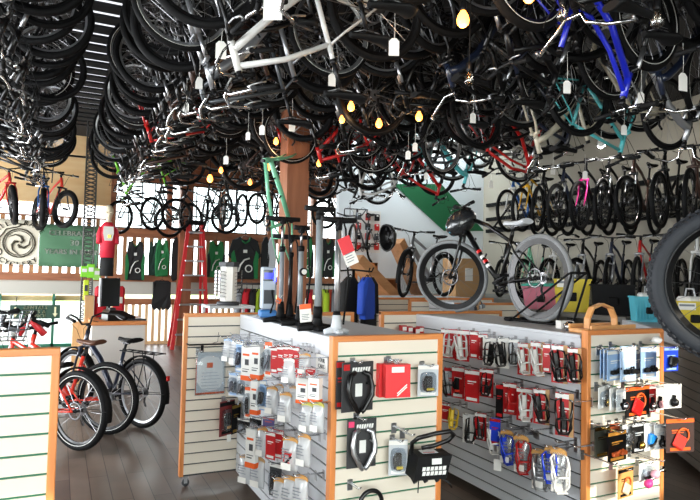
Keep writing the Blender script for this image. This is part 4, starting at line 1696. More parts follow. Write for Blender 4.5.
# --- near end of the left stand
def horn_pack(box, label, col, off=.05):
    r_ = item('Aend', box, 'card', label, (mat('charcoal_card', (46, 46, 48), .5), WHITE), off, turn=2, name='handlebar_horn_pack', cat='bar ends')
    for ch in list(r_.children):
        bpy.data.objects.remove(ch)
    ax, v = FACES['Aend']
    ctr = at((box[0] + box[2]) / 2, (box[1] + box[3]) / 2, 'y', v - off)
    w = depth(ctr)
    H, W = (box[3] - box[1]) * w / FPX, (box[2] - box[0]) * w / FPX / .9
    b = MB()
    b.cbox((0, 0, H / 2), (W, .006, H), 0, bev=.001)
    b.box(-W * .46, -.0045, H * .84, -W * .27, -.003, H * .96, 1)
    for k in range(7):
        x = -W * .2 + k * W * .085
        b.prism([(x, H * .8), (x + W * .06, H * .8), (x + W * .085, H * .89), (x + W * .025, H * .89)], -.0045, -.003, 2)
    b.box(-W * .08, -.0045, H * .3, W * .14, -.003, H * .56, 2)
    b.build('card', [mat('charcoal_card', (46, 46, 48), .5), mat('magenta_ink', (226, 60, 110), .5) if col is ALU else RED, WHITE], r_)
    for s_ in (-1, 1):
        h = MB()
        h.tube([(s_ * W * .13, -.016, H * .8), (s_ * W * .3, -.022, H * .74), (s_ * W * .38, -.03, H * .5), (s_ * W * .36, -.034, H * .34), (s_ * W * .1, -.03, H * .04), (s_ * W * .04, -.026, H * .0)], [.011, .012, .012, .012, .012, .012], 10)
        h.tube([(s_ * W * .26, -.008, H * .56), (s_ * W * .4, -.034, H * .52)], .006, 6)
        h.build('bar_end', [col], r_)
    return r_


horn_pack((341, 362, 374, 411), 'black curved bar ends on a charcoal card, upper left of the near end panel', BLACK, .06)
item('Aend', (336, 361, 344, 409), 'card', 'dark card pack tucked behind the black bar ends on the near end panel', (mat('charcoal_card', (46, 46, 48), .5), RED), .025, turn=0, hook=False)
horn_pack((347, 419, 376, 467), 'silver curved bar ends on a black card with pink square, near end panel', ALU, .06)


def red_box(box, label, off):
    r_ = item('Aend', box, 'box', label, (mat('coral_red_carton', (226, 44, 48), .45), mat('coral_red_carton', (226, 44, 48), .45)), off, turn=-4, dpt=.045, cat='box')
    ctr = at((box[0] + box[2]) / 2, (box[1] + box[3]) / 2, 'y', FACES['Aend'][1] - off)
    w = depth(ctr); H, W = (box[3] - box[1]) * w / FPX, (box[2] - box[0]) * w / FPX
    b = MB()
    b.box(-W * .3, -.0245, H * .76, W * .26, -.0232, H * .93)
    b.build('sticker', [PAPER], r_)
    b = MB()
    for k in range(2):
        b.prism([(-W * .06, H * (.06 + .07 * k)), (-W * .02, H * (.04 + .07 * k)), (W * .4, H * (.3 + .07 * k)), (W * .38, H * (.33 + .07 * k))], -.0245, -.0232)
    b.build('stripes', [PAPER], r_)


red_box((384.5, 364, 408.5, 396.5), 'red carton with white sticker, front one of two on the near end panel', .085)
red_box((378, 363.5, 400, 396), 'red carton mostly hidden behind the front red carton on the near end panel', .03)
item('Aend', (418, 365, 438, 396), 'blister', 'clear pack with black and yellow tool at the upper right of the near end panel', (LGREY, PAPER), .06, ('tool', YELLOW), turn=-14)
item('Aend', (389, 440, 407, 475), 'blister', 'clear pack with black and yellow tool beside the black carrier box', (LGREY, PAPER), .06, ('tool', YELLOW), turn=-14)
for px, py, d_ in ((356, 487, 'lowest on the near end panel above the black loop lock'), (362, 419, 'above the silver bar ends, empty half')):
    hook_at('Aend', at(px, py, 'y', 2.6), 'chrome slatwall hook ' + d_, .03)
# black carrier box with loop handle
c_ = at(428, 458, 'y', 2.52)
r_ = thing('carrier_box', 'black handlebar carrier box with big loop handle on the near end panel', 'box', (c_.x, 2.55, c_.z - .085), R2(-10))
b = MB()
poly = [(-.09, 0), (.075, .0), (.105, .11), (-.07, .115)]
b.prism(poly, -.09, .03)
b.build('body', [MATTE], r_)
b = MB()
b.box(-.035, -.06, .1165, .045, .0, .118, 0)
b.box(-.03, -.056, .118, .03, -.046, .1185, 1)
b.build('top_label', [LGREY, RED], r_)
b = MB()
for row in range(2):
    for k in range(6):
        x = -.05 + k * .021
        b.prism([(x, .022 + row * .022), (x + .016, .022 + row * .022), (x + .02, .04 + row * .022), (x + .004, .04 + row * .022)], -.0915, -.09)
b.box(.0, -.0915, .072, .05, -.09, .1)
b.build('print', [WHITE], r_)
b = MB()
b.tube([(-.07, .0, .1), (-.075, -.02, .16), (-.055, -.05, .19), (.02, -.08, .215), (.09, -.09, .225), (.115, -.08, .205), (.1, -.06, .175), (.03, -.05, .15), (-.03, -.03, .135)], .011, 10)
b.build('handle', [BLACK], r_)
b = MB()
for x in (-.075, -.02, .04):
    b.tube([(x, -.03, 0), (x + .01, -.05, -.022)], .012, 6)
b.tube([(-.05, -.05, 0), (-.065, -.08, -.06)], .003, 5)
b.tube([(.06, -.05, 0), (.09, -.08, -.02), (.11, -.08, -.045)], .006, 6)
b.build('clamp', [DARKM], r_)
hook_at('Aend', V((c_.x - .06, 2.6, c_.z + .1)), 'chrome slatwall hook holding the black carrier box', .03)
hook_at('Aend', V((c_.x - .11, 2.6, c_.z + .13)), 'empty chrome slatwall hook left of the loop handle', .05)
# black loop lock at the bottom
c_ = at(371, 503, 'y', 2.58)
r_ = thing('loop_lock', 'black loop lock hanging at the bottom edge of the near end panel', 'bike lock', c_)
b = MB()
b.torus(.058, .011, 28, 8, 0, (0, 0, 0))
b.build('cable', [BLACK], r_)
b = MB(); b.cbox((0, 0, -.06), (.06, .035, .03), bev=.008); b.build('barrel', [MATTE], r_)

# --- left wing of the left stand
def big_pack():
    ax, v = FACES['Awing']
    a, c = at(196, 352, 'y', v - .08), at(224, 393, 'y', v - .08)
    W, H = c.x - a.x, a.z - c.z
    r_ = thing('parts_pack', 'large white printed pack with orange bottom edge on the left wing of the pump stand', 'package', ((a.x + c.x) / 2, v - .08, c.z), R2(3))
    b = MB()
    b.prism([(-W / 2, 0), (W / 2, .0), (W * .47, H * .95), (-W * .42, H)], -.004, .004, 0)
    b.box(-W / 2, -.0065, .0, W / 2, -.005, H * .045, 1)
    b.box(-W * .5, -.0065, H * .045, -W * .47, -.005, H * .85, 1)
    b.box(-W * .12, -.0065, H * .62, W * .08, -.005, H * .74, 1)
    for k in range(6):
        b.box(-W * .3, -.0065, H * (.12 + .075 * k), W * (.36 - .06 * (k % 3)), -.005, H * (.135 + .075 * k), 2)
    b.build('card', [PAPER, ORANGE, LGREY], r_)
    b = MB()
    b.loft([[V((W * .52 * math.cos(t), -.012 + .016 * math.sin(t) * s_, z)) for t in [2 * PI * i / 12 for i in range(12)]] for z, s_ in ((-.004, .3), (H * .3, 1), (H * .7, .9), (H * 1.0, .3))], 0)
    b.build('wrapper', [CLEAR2], r_)
    b = MB(); b.cbox((-W * .3, 0, H + .02), (.02, .01, .05)); b.build('clip', [MATTE], r_)


big_pack()
b = MB()
p = at(189, 345, 'y', 4.4); q = at(224, 346, 'y', 4.4)
b.tube([(p.x, 4.47, p.z), (p.x, 4.4, p.z), (q.x, 4.4, p.z), (q.x, 4.47, p.z)], .006, 6)
b.tube([(p.x + .17, 4.4, p.z + .008), (p.x + .2, 4.38, p.z + .02), (p.x + .2, 4.36, p.z + .09)], .002, 4)
o = b.build('hanging_bar', [MATTE])
tag(o, 'black bar bracket fixed on the left wing of the pump stand', 'bracket')
item('Awing', (220, 401, 234, 435), 'blister', 'black and red tool pack on the left wing of the pump stand', (mat('dark_red_card', (120, 36, 34), .5), MATTE), .12, ('tool', TAN), turn=28)
item('Awing', (232, 404, 240, 433), 'card', 'narrow black card pack beside the black and red tool pack', (MATTE, GOLD), .12, turn=40)
t_ = thing('price_tag', 'small white tag under the black and red tool pack', 'price tag', at(229, 438, 'y', 4.36), .1)
b = MB(); b.box(-.016, -.001, -.025, .016, .001, .025); b.build('card', [PAPER], t_)
hook_at('Awing', at(201, 352, 'y', 4.38), 'chrome slatwall hook holding the large clear bag', .02)

# --- long left face of the left stand
WO, OR_ = WHITE, ORANGE
A_ITEMS = [
    # box, kind, label, colours, off, product
    ((224, 338, 232, 362), 'bag', 'blue and grey bagged part at the far end of the top hook row', (MILKY, SKY), .14, None),
    ((231, 334, 240, 366), 'bag', 'grey bagged part second from the far end of the top hook row', (MILKY, GREY), .1, None),
    ((236, 340, 243, 372), 'blister', 'blue and black blister pack left of the tall white boxes', (SKY, WHITE), .16, ('lump', NAVY)),
    ((243, 346, 252.5, 380), 'box', 'white box with orange bottom, left of the pair in the top row', (WO, OR_), .18, None),
    ((252.5, 345, 261.5, 379), 'box', 'white box with orange bottom, right of the pair in the top row', (WO, OR_), .15, None),
    ((259, 344, 266, 378), 'blister', 'black fitting on white card right of the tall white boxes', (WHITE, ORANGE), .12, ('lump', BLACK)),
    ((265, 341, 272, 376), 'blister', 'white and orange blister pack before the red packs', (WHITE, ORANGE), .14, ('lump', GREY)),
    ((271, 347, 278, 373), 'card', 'red pack, first of five from the far end', (RED, WHITE), .14, None),
    ((277, 346, 284, 372), 'card', 'red pack, second of five from the far end', (RED, WHITE), .13, None),
    ((283, 346, 289, 371), 'card', 'red pack, third of five from the far end', (RED, WHITE), .12, None),
    ((288, 346, 294, 371), 'card', 'red pack, fourth of five from the far end', (RED, WHITE), .11, None),
    ((293.5, 347, 299, 372), 'card', 'red pack, nearest of five in the top row', (RED, WHITE), .1, None),
    ((284, 358, 294, 383), 'bag', 'white bagged part hanging in front of the red packs', (MILKY, PAPER), .22, None),
    ((300, 353, 310, 374), 'bag', 'small bag with tan header near the white notice', (MILKY, TAN), .08, None),
    ((298, 378, 309.5, 403), 'box', 'white box with orange ends, far one of the pair near the end panel', (WO, OR_), .13, None),
    ((310, 378, 320.5, 402), 'box', 'white box with orange ends, near one of the pair near the end panel', (WO, OR_), .11, None),
    ((296, 368, 304, 378), 'card', 'small red round-topped card above the white and orange pair', (RED, WHITE), .1, None),
    ((306, 368, 315, 376), 'card', 'small red card nearest to the white notice', (RED, WHITE), .09, None),
    ((229, 372, 238, 396), 'blister', 'silver and blue blister pack at the far end of the second row', (LGREY, SKY), .13, ('lump', NAVY)),
    ((238, 375, 246, 398), 'blister', 'clear pack with dark fitting in the second row', (LGREY, WHITE), .13, ('lump', DGREY)),
    ((245, 386, 251.5, 418), 'blister', 'narrow white pack with black light in the second row', (WHITE, ORANGE), .12, ('tool', DGREY)),
    ((252, 381, 259, 414), 'box', 'white and orange narrow box with blue print in the second row', (WO, OR_), .15, None),
    ((258.5, 380, 266, 410), 'blister', 'black clip on blue card in the second row', (SKY, WHITE), .12, ('lump', BLACK)),
    ((267, 386, 277, 414), 'bag', 'grey bag with tan header, first in the second row', (MILKY, TAN), .13, None),
    ((275, 384, 283, 406), 'bag', 'small grey bag with tan header behind the first', (MILKY, TAN), .08, None),
    ((280, 392, 291, 422), 'bag', 'grey bag with tan header, largest in the second row', (MILKY, TAN), .15, None),
    ((290, 386, 298, 408), 'bag', 'grey bag with tan header left of the white and orange pair', (MILKY, TAN), .1, None),
    ((302, 402, 312.5, 432), 'bag', 'bag of white parts with yellow-green header, far one', (MILKY, mat('olive_card', (186, 180, 84), .6)), .13, None),
    ((313, 402, 323.5, 432), 'bag', 'bag of white parts with yellow-green header, near one', (MILKY, mat('olive_card', (186, 180, 84), .6)), .11, None),
    ((238, 419, 250, 434), 'blister', 'black light on a card, left of two in the third row', (BLACK, WHITE), .14, ('lump', ALU)),
    ((250, 417, 261, 431), 'blister', 'black light on a card, right of two in the third row', (BLACK, WHITE), .12, ('lump', ALU)),
    ((263, 418, 274, 428), 'card', 'purple and orange card behind the third row', (mat('purple_card', (96, 88, 140), .5), ORANGE), .07, None),
    ((247.5, 429, 256.5, 467), 'box', 'tall white box with orange ends in the third row', (WO, OR_), .16, None),
    ((258, 427, 267, 456), 'bag', 'white bag with tan header beside the tall white and orange box', (MILKY, TAN), .13, None),
    ((266, 432, 275, 459), 'card', 'red card with white print, far one in the third row', (RED, WHITE), .15, None),
    ((273, 430, 283, 458), 'card', 'red card with white print, near one in the third row', (RED, WHITE), .1, None),
    ((283, 437, 297, 470), 'bag', 'bag with tan header and red and gold contents in the third row', (MILKY, TAN), .16, ('lump', RED)),
    ((298.5, 434, 310, 466), 'bag', 'white bag with tan header nearest the end panel in the third row', (MILKY, TAN), .11, None),
    ((240, 455, 251, 483), 'bag', 'clear bag with small white label at the far end of the bottom row', (MILKY, KRAFT), .13, None),
    ((252, 457, 264, 487), 'bag', 'clear bag with small white label second in the bottom row', (MILKY, KRAFT), .12, None),
    ((270, 463, 281, 496), 'blister', 'dark bagged part behind the bottom row bags', (DGREY, WHITE), .08, ('lump', BLACK)),
    ((274, 478, 285, 512), 'bag', 'white bag with tan header, far one of three at the bottom edge', (MILKY, TAN), .16, None),
    ((284, 476, 296, 511), 'bag', 'white bag with tan header, middle one of three at the bottom edge', (MILKY, TAN), .14, None),
    ((295, 475, 307, 510), 'bag', 'white bag with tan header, near one of three at the bottom edge', (MILKY, TAN), .12, None),
]
for bx, kd, lb, cc, of, pr in A_ITEMS:
    item('A', bx, kd, lb + ', pump stand', cc, of, pr, turn=30, short=lb)
# white notice on the long face
p = at(322, 363, 'x', 1.235)
nt_ = thing('notice', 'small white printed notice on the long face beside the near end panel', 'sign', p, -PI / 2)
b = MB()
w = depth(p); H = 16 * w / FPX
b.box(-.075, -.003, -H / 2, .075, .0, H / 2, 0)
b.build('sheet', [PAPER], nt_)
l = MB()
text_on(l, 'YOUR', .03, (0, -.0045, .014), 0, 1.1)
text_on(l, 'CART', .03, (0, -.0045, -.018), 0, 1.1)
l.build('lettering', [DGREY], nt_)
# wire basket hooks above the top row
b = MB()
p = at(236, 330, 'x', 1.1); q = at(262, 334, 'x', 1.1)
for k in range(7):
    t = k / 6
    y = p.y + (q.y - p.y) * t
    b.tube([(1.24, y, 1.12), (1.0 + .03 * (k % 2), y, 1.115), (.985 + .03 * (k % 2), y, 1.128)], .0025, 5)
o = b.build('wire_hooks', [CHROME])
tag(o, 'cluster of long bare chrome hooks at the far end above the top row', 'hook')

# --- long left face of the right stand: bottle cages
BI = [
    ((441, 329, 455, 358), 'card', 'white bottle cage on red card at the far end of the upper row', (RED, WHITE), ('cage', WHITE)),
    ((455, 330, 469, 361), 'card', 'red card with white bottle cage, second from the far end of the upper row', (RED, WHITE), ('cage', WHITE)),
    ((470, 331, 478, 358), 'card', 'plain red card third from the far end of the upper row', (RED, WHITE), None),
    ((478, 334, 487, 360), 'card', 'red card with dark red cage left of the black cages', (RED, WHITE), ('cage', mat('dark_red_plastic', (120, 20, 24), .4))),
    ((483, 338, 496, 366), 'card', 'black bottle cage with tall white tag in the upper row', (PAPER, PAPER), ('cage', BLACK)),
    ((498, 338, 509, 368), 'card', 'black bottle cage with narrow white strip in the upper row', (PAPER, PAPER), ('cage', BLACK)),
    ((509, 339, 519, 366), 'card', 'black bottle cage just left of the white cages', (LGREY, PAPER), ('cage', BLACK)),
    ((518, 343, 531, 375), 'card', 'white bottle cage on red and tan card, far one of the pair', (RED, WHITE, KRAFT), ('cage', WHITE)),
    ((531, 342, 544, 376), 'card', 'white bottle cage on red and tan card, near one of the pair', (RED, WHITE, KRAFT), ('cage', WHITE)),
    ((543, 344, 550, 372), 'card', 'red card right of the white cage pair', (RED, WHITE), None),
    ((552, 345, 567, 383), 'card', 'black bottle cage on red and tan card, upper row, second from the oak edge', (RED, WHITE, KRAFT), ('cage', BLACK)),
    ((568, 348, 581, 383), 'card', 'black bottle cage on red and tan card, upper row, next to the oak edge', (RED, WHITE, KRAFT), ('cage', BLACK)),
    ((444, 367, 455, 398), 'card', 'black bottle cage in clear wrap at the far end of the middle row', (LGREY, RED), ('cage', BLACK)),
    ((452, 367, 464, 398), 'card', 'red lever tool pack in the middle row', (RED, WHITE), ('tool', ORED)),
    ((465, 370, 479, 402), 'card', 'bright red card with white print in the middle row', (RED, WHITE), None),
    ((480, 369, 493, 397), 'card', 'black bottle cage on red card in the middle row left of the black rod', (RED, WHITE), ('cage', BLACK)),
    ((496, 384, 503, 418), 'card', 'narrow black hanging part in the middle row', (BLACK, RED), None),
    ((503, 383, 516, 414), 'card', 'red card with red cage in the middle row', (RED, WHITE), ('cage', REDP)),
    ((517, 388, 532, 421), 'card', 'white bottle cage on red card in the middle row', (RED, WHITE), ('cage', WHITE)),
    ((534, 389, 549, 424), 'card', 'black bottle cage on red and tan card in the middle row', (RED, WHITE, KRAFT), ('cage', BLACK)),
    ((556, 393, 573, 436), 'card', 'black bottle cage on red and tan card, middle row, next to the oak edge', (RED, WHITE, KRAFT), ('cage', BLACK)),
    ((441, 403, 450, 422), 'card', 'red card behind the yellow bottle cage', (RED, WHITE), None),
    ((445, 405, 458, 430), 'cage', 'yellow wire bottle cage at the far end of the lower row', (YELLOW, WHITE), ('cage', YELLOW)),
    ((463, 414, 474, 443), 'card', 'black and white bottle cage in the lower row', (PAPER, WHITE), ('cage', BLACK)),
    ((475, 413, 486, 440), 'card', 'black bottle cage on red card in the lower row', (RED, WHITE), ('cage', BLACK)),
    ((490, 418, 500, 445), 'card', 'blue card behind the white bottle cage in the lower row', (BLUE, RED), None),
    ((484, 423, 500, 454), 'cage', 'white bottle cage with dangling tag in the lower row', (WHITE, WHITE), ('cage', WHITE)),
    ((501, 430, 513, 464), 'bag', 'blue bottle cage in a clear bag with tan header', (CLEAR, TAN), ('cage', BLUE)),
    ((514, 435, 528, 473), 'bag', 'red bottle cage in a clear bag with tan header', (CLEAR, TAN), ('cage', REDP)),
    ((532, 449, 547, 490), 'bag', 'silver bottle cage in a clear bag with tan header', (CLEAR, TAN), ('cage', ALU)),
    ((545, 446, 556, 482), 'bag', 'blue bottle cage in a clear bag behind the white one near the oak edge', (CLEAR, TAN), ('cage', BLUE)),
    ((551, 448, 566, 493), 'bag', 'white bottle cage in a clear bag with tan header near the oak edge', (CLEAR, TAN), ('cage', WHITE)),
]
for bx, kd, lb, cc, pr in BI:
    item('B', bx, kd, lb, cc, .13 if kd != 'card' or pr is None else .1, pr, turn=26)
t_ = thing('price_tag', 'white price tag dangling under the white bottle cage in the lower row', 'price tag', at(497.5, 465, 'x', 2.58), -.9)
b = MB(); b.box(-.024, -.001, -.036, .024, .001, .036); b.build('card', [PAPER], t_)
b = MB(); b.tube([(0, 0, .036), (0, 0, .1)], .0012, 4); b.build('string', [PAPER], t_)
for i, (px, py, d_) in enumerate(((514, 428, 'left of the silver one, upper'), (520, 434, 'right of the bagged blue cage'), (560, 442, 'above the bagged white cage'), (578, 447, 'lowest by the oak edge'), (575, 402, 'beside the near black cage of the middle row'), (569, 378, 'under the upper row by the oak edge'), (536, 430, 'above the bagged silver cage'))):
    hook_at('B', at(px, py, 'x', 2.6), 'empty chrome hook among the bottle cages, ' + d_, .02)

# --- end panel of the right stand
BE = [
    ((599, 349, 608, 377), 'card', 'light blue card, far left one in the top row of the sunlit end panel', (SKY, WHITE), .04, None, 30),
    ((603, 348, 615, 378), 'card', 'light blue card second from the left in the top row of the sunlit end panel', (SKY, WHITE), .06, None, 25),
    ((608, 350, 622, 380), 'card', 'light blue card with black clip in the top row, third from the left', (SKY, WHITE), .1, ('clip', MATTE), 12),
    ((621, 346, 635, 381), 'card', 'pale blue card with black clip in the middle of the top row', (mat('pale_blue_card', (178, 206, 238), .45), WHITE), .12, ('clip', MATTE), 6),
    ((632, 350, 642, 378), 'card', 'dark blue card with black clip behind the top row', (mat('slate_blue_card', (84, 108, 148), .5), WHITE), .06, ('clip', MATTE), 20),
    ((641.5, 347, 655.5, 378), 'card', 'round-topped blue card with black clip, right end of the top row', (SKY, WHITE), .1, ('clip', MATTE), 3),
    ((599, 386, 610, 407), 'blister', 'clear pack with brass bell, first from the left in the second row', (WHITE, WHITE), .06, ('bell', GOLD), 18),
    ((610, 387, 620, 409), 'blister', 'clear pack with brass bell, second from the left in the second row', (WHITE, WHITE), .08, ('bell', GOLD), 18),
    ((617, 389, 628, 411), 'card', 'white card with silver bell, third from the left in the second row', (WHITE, LGREY), .11, ('bell', CHROME), 10),
    ((627, 386, 648, 416), 'card', 'black card with orange print and red ring in the second row', (MATTE, ORANGE), .1, ('ring', REDP), 2),
    ((647, 385, 655, 412), 'card', 'red card with silver bell in the second row', (RED, WHITE), .09, ('bell', CHROME), 2),
    ((654, 385, 663, 410), 'card', 'white card with pale pink bell at the right end of the second row', (WHITE, LGREY), .08, ('bell', mat('pale_pink', (226, 170, 180), .3)), 0),
    ((665, 384, 680, 408), 'card', 'white card with dark mirrored bell reaching past the end panel', (WHITE, PAPER), .2, ('bell', DARKM), -6),
    ((665, 347, 677, 371), 'card', 'blue pack with black light reaching past the end panel', (BLUE, SKY), .2, ('lump', BLACK), -6),
    ((595.5, 426, 609, 457), 'card', 'dark green-black pack, left end of the third row', (mat('dark_olive_card', (48, 50, 42), .45), GOLD), .08, None, 6),
    ((609, 431, 625, 461), 'card', 'black pack with bright sunset picture in the third row', (BLACK, mat('sunset_ink', (222, 150, 60), .5)), .13, ('clip', mat('sunset_red', (196, 86, 34), .5)), 4),
    ((610, 424, 619, 440), 'card', 'orange card behind the sunset picture pack', (mat('burnt_orange_card', (196, 92, 48), .5), MATTE), .04, None, 4),
    ((623, 424, 633, 446), 'blister', 'clear pack with dark fitting in the third row', (LGREY, WHITE), .08, ('lump', DGREY), 14),
    ((633, 422, 645, 452), 'card', 'black card with brass bell in the third row', (MATTE, LGREY), .1, ('bell', GOLD), 6),
    ((645, 423, 655, 450), 'card', 'white card with bright blue clip in the third row', (WHITE, LGREY), .1, ('lump', mat('azure_plastic', (30, 132, 220), .35)), 6),
    ((655, 424, 666, 449), 'card', 'white card with black bell in the third row', (WHITE, LGREY), .12, ('bell', BLACK), 0),
    ((668, 418, 692, 452), 'card', 'large orange and black pack with red ring reaching past the end panel', (mat('dark_brown_card', (60, 40, 36), .5), ORANGE), .2, ('ring', mat('bright_red', (236, 60, 50), .4)), -10),
    ((619, 468, 632, 497), 'card', 'tan card with cream strap near the bottom of the sunlit end panel', (TAN, MATTE), .1, ('ring', mat('cream_strap', (224, 206, 170), .6)), 10),
    ((640, 462, 652, 480), 'blister', 'clear pack on the lowest hooks of the sunlit end panel', (WHITE, LGREY), .06, ('lump', LGREY), 10),
]
for bx, kd, lb, cc, of, pr, tn in BE:
    item('Bend', bx, kd, lb, cc, of, pr, turn=tn)


def horn(px, py, col, lab, rot):
    p_ = at(px, py, 'y', 2.38)
    t_ = thing('squeeze_horn', lab, 'horn', M=Matrix.Translation(p_) @ Matrix.Rotation(rot, 4, 'Y'))
    b = MB()
    b.lathe([(1e-4, -.04), (.018, -.034), (.024, -.018), (.02, 0), (.009, .012), (.006, .02)], n=14)
    b.build('bulb', [col], t_)
    b = MB()
    b.lathe([(.006, .02), (.008, .035), (.02, .055), (.018, .055), (.006, .036)], n=14)
    b.build('bell', [CHROME], t_)


horn(650, 482, PINK, 'pink squeeze horn hanging low on the sunlit end panel', 1.0)
horn(657, 473, mat('pale_rose', (232, 178, 196), .4), 'pale pink squeeze horn just above the pink one', 1.25)
for i, (px, py, d_) in enumerate(((646, 458, 'left of two over the pink horns'), (655, 459, 'right of two over the pink horns'), (607, 462, 'low by the oak edge'))):
    hook_at('Bend', at(px, py, 'y', 2.34), 'long chrome slatwall hook on the sunlit end panel, ' + d_, .05)
p = at(657, 340, 'y', 2.42)
t_ = thing('bike_light', 'white bicycle light on the top hook of the sunlit end panel', 'bicycle light', p)
b = MB(); b.ball((0, 0, 0), .03, sc=(1.2, .8, .75)); b.build('lens', [WHITE], t_)
b = MB(); b.tube([(.02, .0, -.005), (.05, .05, -.015), (.05, .08, -.015)], .008, 6); b.build('bracket', [LGREY], t_)
p = at(606, 494, 'y', 2.44)
# ------------------------------------------------------------------ pumps on the left stand
ZA = 1.2365
PUMPG = mat('pump_grey', (134, 140, 143), .32)
def pump(label, px, xx, ytop_px, body, hw=.11, r=.017, base=MATTE, gauge=False, ang=0., hose=True, wtop=MATTE, y=None, bh=.8, bw=1.):
    """floor pump standing at the column px; its T-handle is at photo height ytop_px"""
    y = y
    x = at(px, 300, 'y', y).x
    foot = V((x, y, ZA))
    w = depth(foot)
    t0 = at(px, ytop_px, 'y', y)
    H = t0.z - ZA
    rt_ = thing('floor_pump', label, 'bicycle pump', foot, ang)
    b = MB()
    b.tube([(-.115 * bw, 0, .012), (-.03 * bw, 0, .022), (.03 * bw, 0, .022), (.115 * bw, 0, .012)], [.014, .02, .02, .014], 8, flat=(0, 0, 1))
    b.cbox((0, -.02, .014), (.07 * bw, .13 * bw, .024), 0, bev=.008)
    b.lathe([(.034, .02), (.026, .06), (.022, .1)], n=12)
    b.build('base', [base], rt_)
    b = MB()
    b.tube([(0, 0, .06), (0, 0, H * bh)], r, 12, 0)
    b.lathe([(r + .003, H * (bh - .04)), (r + .005, H * (bh - .01)), (r + .003, H * (bh + .015))], n=12, m=1)
    b.lathe([(r + .005, H * .1), (r + .007, H * .16), (r + .003, H * .2)], n=12, m=1)
    b.build('barrel', [body, MATTE], rt_)
    b = MB()
    b.tube([(0, 0, H * bh), (0, 0, H)], .008, 8)
    b.build('rod', [STEEL], rt_)
    b = MB()
    b.tube([(-hw, 0, H + .003), (-hw * .4, 0, H), (hw * .4, 0, H), (hw, 0, H + .003)], [.014, .016, .016, .014], 10)
    b.cbox((0, 0, H - .012), (.04, .034, .04), bev=.008)
    b.build('handle', [wtop], rt_)
    if gauge:
        b = MB()
        gz = .09 if gauge == 'low' else H * .55
        b.lathe([(.02, -.012), (.024, -.004), (.024, .01), (.02, .014)], (0, -.045, gz), 18, 0, 'Y')
        b.lathe([(.016, -.016), (.016, -.0125)], (0, -.045, gz), 18, 1, 'Y')
        b.tube([(0, -.04, gz), (0, 0, gz)], .012, 6)
        b.build('gauge', [MATTE, PAPER], rt_)
    if hose:
        b = MB()
        b.tube([(.03, -.02, .05), (.06, -.01, .3), (.055, 0, H * .6), (.04, -.005, H * .92), (.015, -.014, H * 1.02), (-.02, -.02, H * .9)], .006, 6)
        b.build('hose', [MATTE], rt_)
    return rt_


def gpos(px, py):
    return at(px, py, 'z', ZA)


pump('grey floor pump with wide black handle, leftmost of the pumps', 281, 1.40, 219, GREY, .115, .015, y=3.72, bh=.72)
pump('slim black floor pump with black handle between the leftmost and thick grey pumps', 290, 1.52, 237, BLACK, .13, .014, y=3.85, hose=True)
pump('slim grey floor pump with round gauge halfway up', 300, 1.46, 228, PUMPG, .05, .016, gauge='mid', y=3.45)
pump('thick grey floor pump with black handle and black base', 318, 1.44, 209, PUMPG, .09, .02, hose=False, y=3.12, bh=.95)
pump('silver floor pump with black handle, white base and side hose, rightmost pump', 337, 1.455, 220, ALU, .1, .015, base=LGREY, gauge=False, y=2.93, ang=0, bh=.95, bw=.6)
# grey electric pump station with blue lit display
foot = gpos(268, 318)
es = thing('pump_station', 'grey box air pump with glowing blue display at the far end of the pumps', 'pump', (1.34, 4.12, ZA), R2(-12))
H = at(270, 267, 'y', 4.1).z - ZA
b = MB()
b.cbox((0, 0, H / 2 + .03), (.1, .13, H - .06), 0, bev=.008)
b.box(-.035, -.067, .1, .04, -.0645, H * .55, 1)
b.build('body', [mat('station_grey', (170, 180, 192), .4), DGREY], es)
b = MB(); b.cbox((0, 0, .03), (.12, .15, .05), bev=.01); b.build('base', [mat('station_blue', (66, 132, 200), .4)], es)
b = MB(); b.cbox((.0, -.066, H - .06), (.09, .012, .075), bev=.004); b.build('bezel', [NAVY], es)
b = MB(); b.box(-.035, -.0735, H - .085, .03, -.0722, H - .04, 0); b.box(.032, -.0735, H - .1, .046, -.0722, H - .02, 1)
b.build('display', [mat('display_dark_blue', (30, 40, 120), .2, emit=((40, 50, 190), 1.5)), mat('display_led_blue', (60, 60, 255), .2, emit=((50, 60, 255), 14.))], es)
b = MB(); b.tube([(.02, -.07, H * .55), (.03, -.1, H * .3), (.01, -.09, H * .1)], .006, 6); b.build('hose', [MATTE], es)
# price cards on the pumps
def card(px0, py0, px1, py1, y, rot, label, bands, name='price_card'):
    a, c = at(px0, py0, 'y', y), at(px1, py1, 'y', y)
    cx, cz = (a.x + c.x) / 2, (a.z + c.z) / 2
    W, H_ = abs(c.x - a.x), abs(a.z - c.z)
    root = thing(name, label, 'price tag', M=Matrix.Translation(V((cx, y, cz))) @ Matrix.Rotation(rot, 4, 'Y'))
    b = MB()
    b.cbox((0, 0, 0), (W, .002, H_), 0)
    for (z0, z1, mi) in bands:
        b.box(-W / 2, -.0016, -H_ / 2 + H_ * z0, W / 2, -.001, -H_ / 2 + H_ * z1, mi)
    for k in range(4):
        b.box(-W * .36, -.002, -H_ * (.1 + .09 * k), W * (.3 - .1 * (k % 2)), -.0012, -H_ * (.085 + .09 * k) + .002, 3)
    b.build('card', [PAPER, mat('tag_red', (226, 52, 62), .5), ORANGE, GREY], root)
    b = MB(); b.tube([(0, 0, H_ / 2), (.01, .01, H_ / 2 + .03)], .0015, 4); b.build('string', [PAPER], root)


card(342, 236, 354, 266, 2.86, R2(-24), 'large red and white price card hung on the silver pump', [(.42, 1., 1)])
card(300, 304, 311, 322, 3.02, R2(-5), 'white price card with orange top hung on the thick grey pump', [(.72, 1., 2)])
card(276, 298, 281, 303, 3.6, R2(30), 'small orange card hung low on the leftmost pump', [(0., 1., 2)])

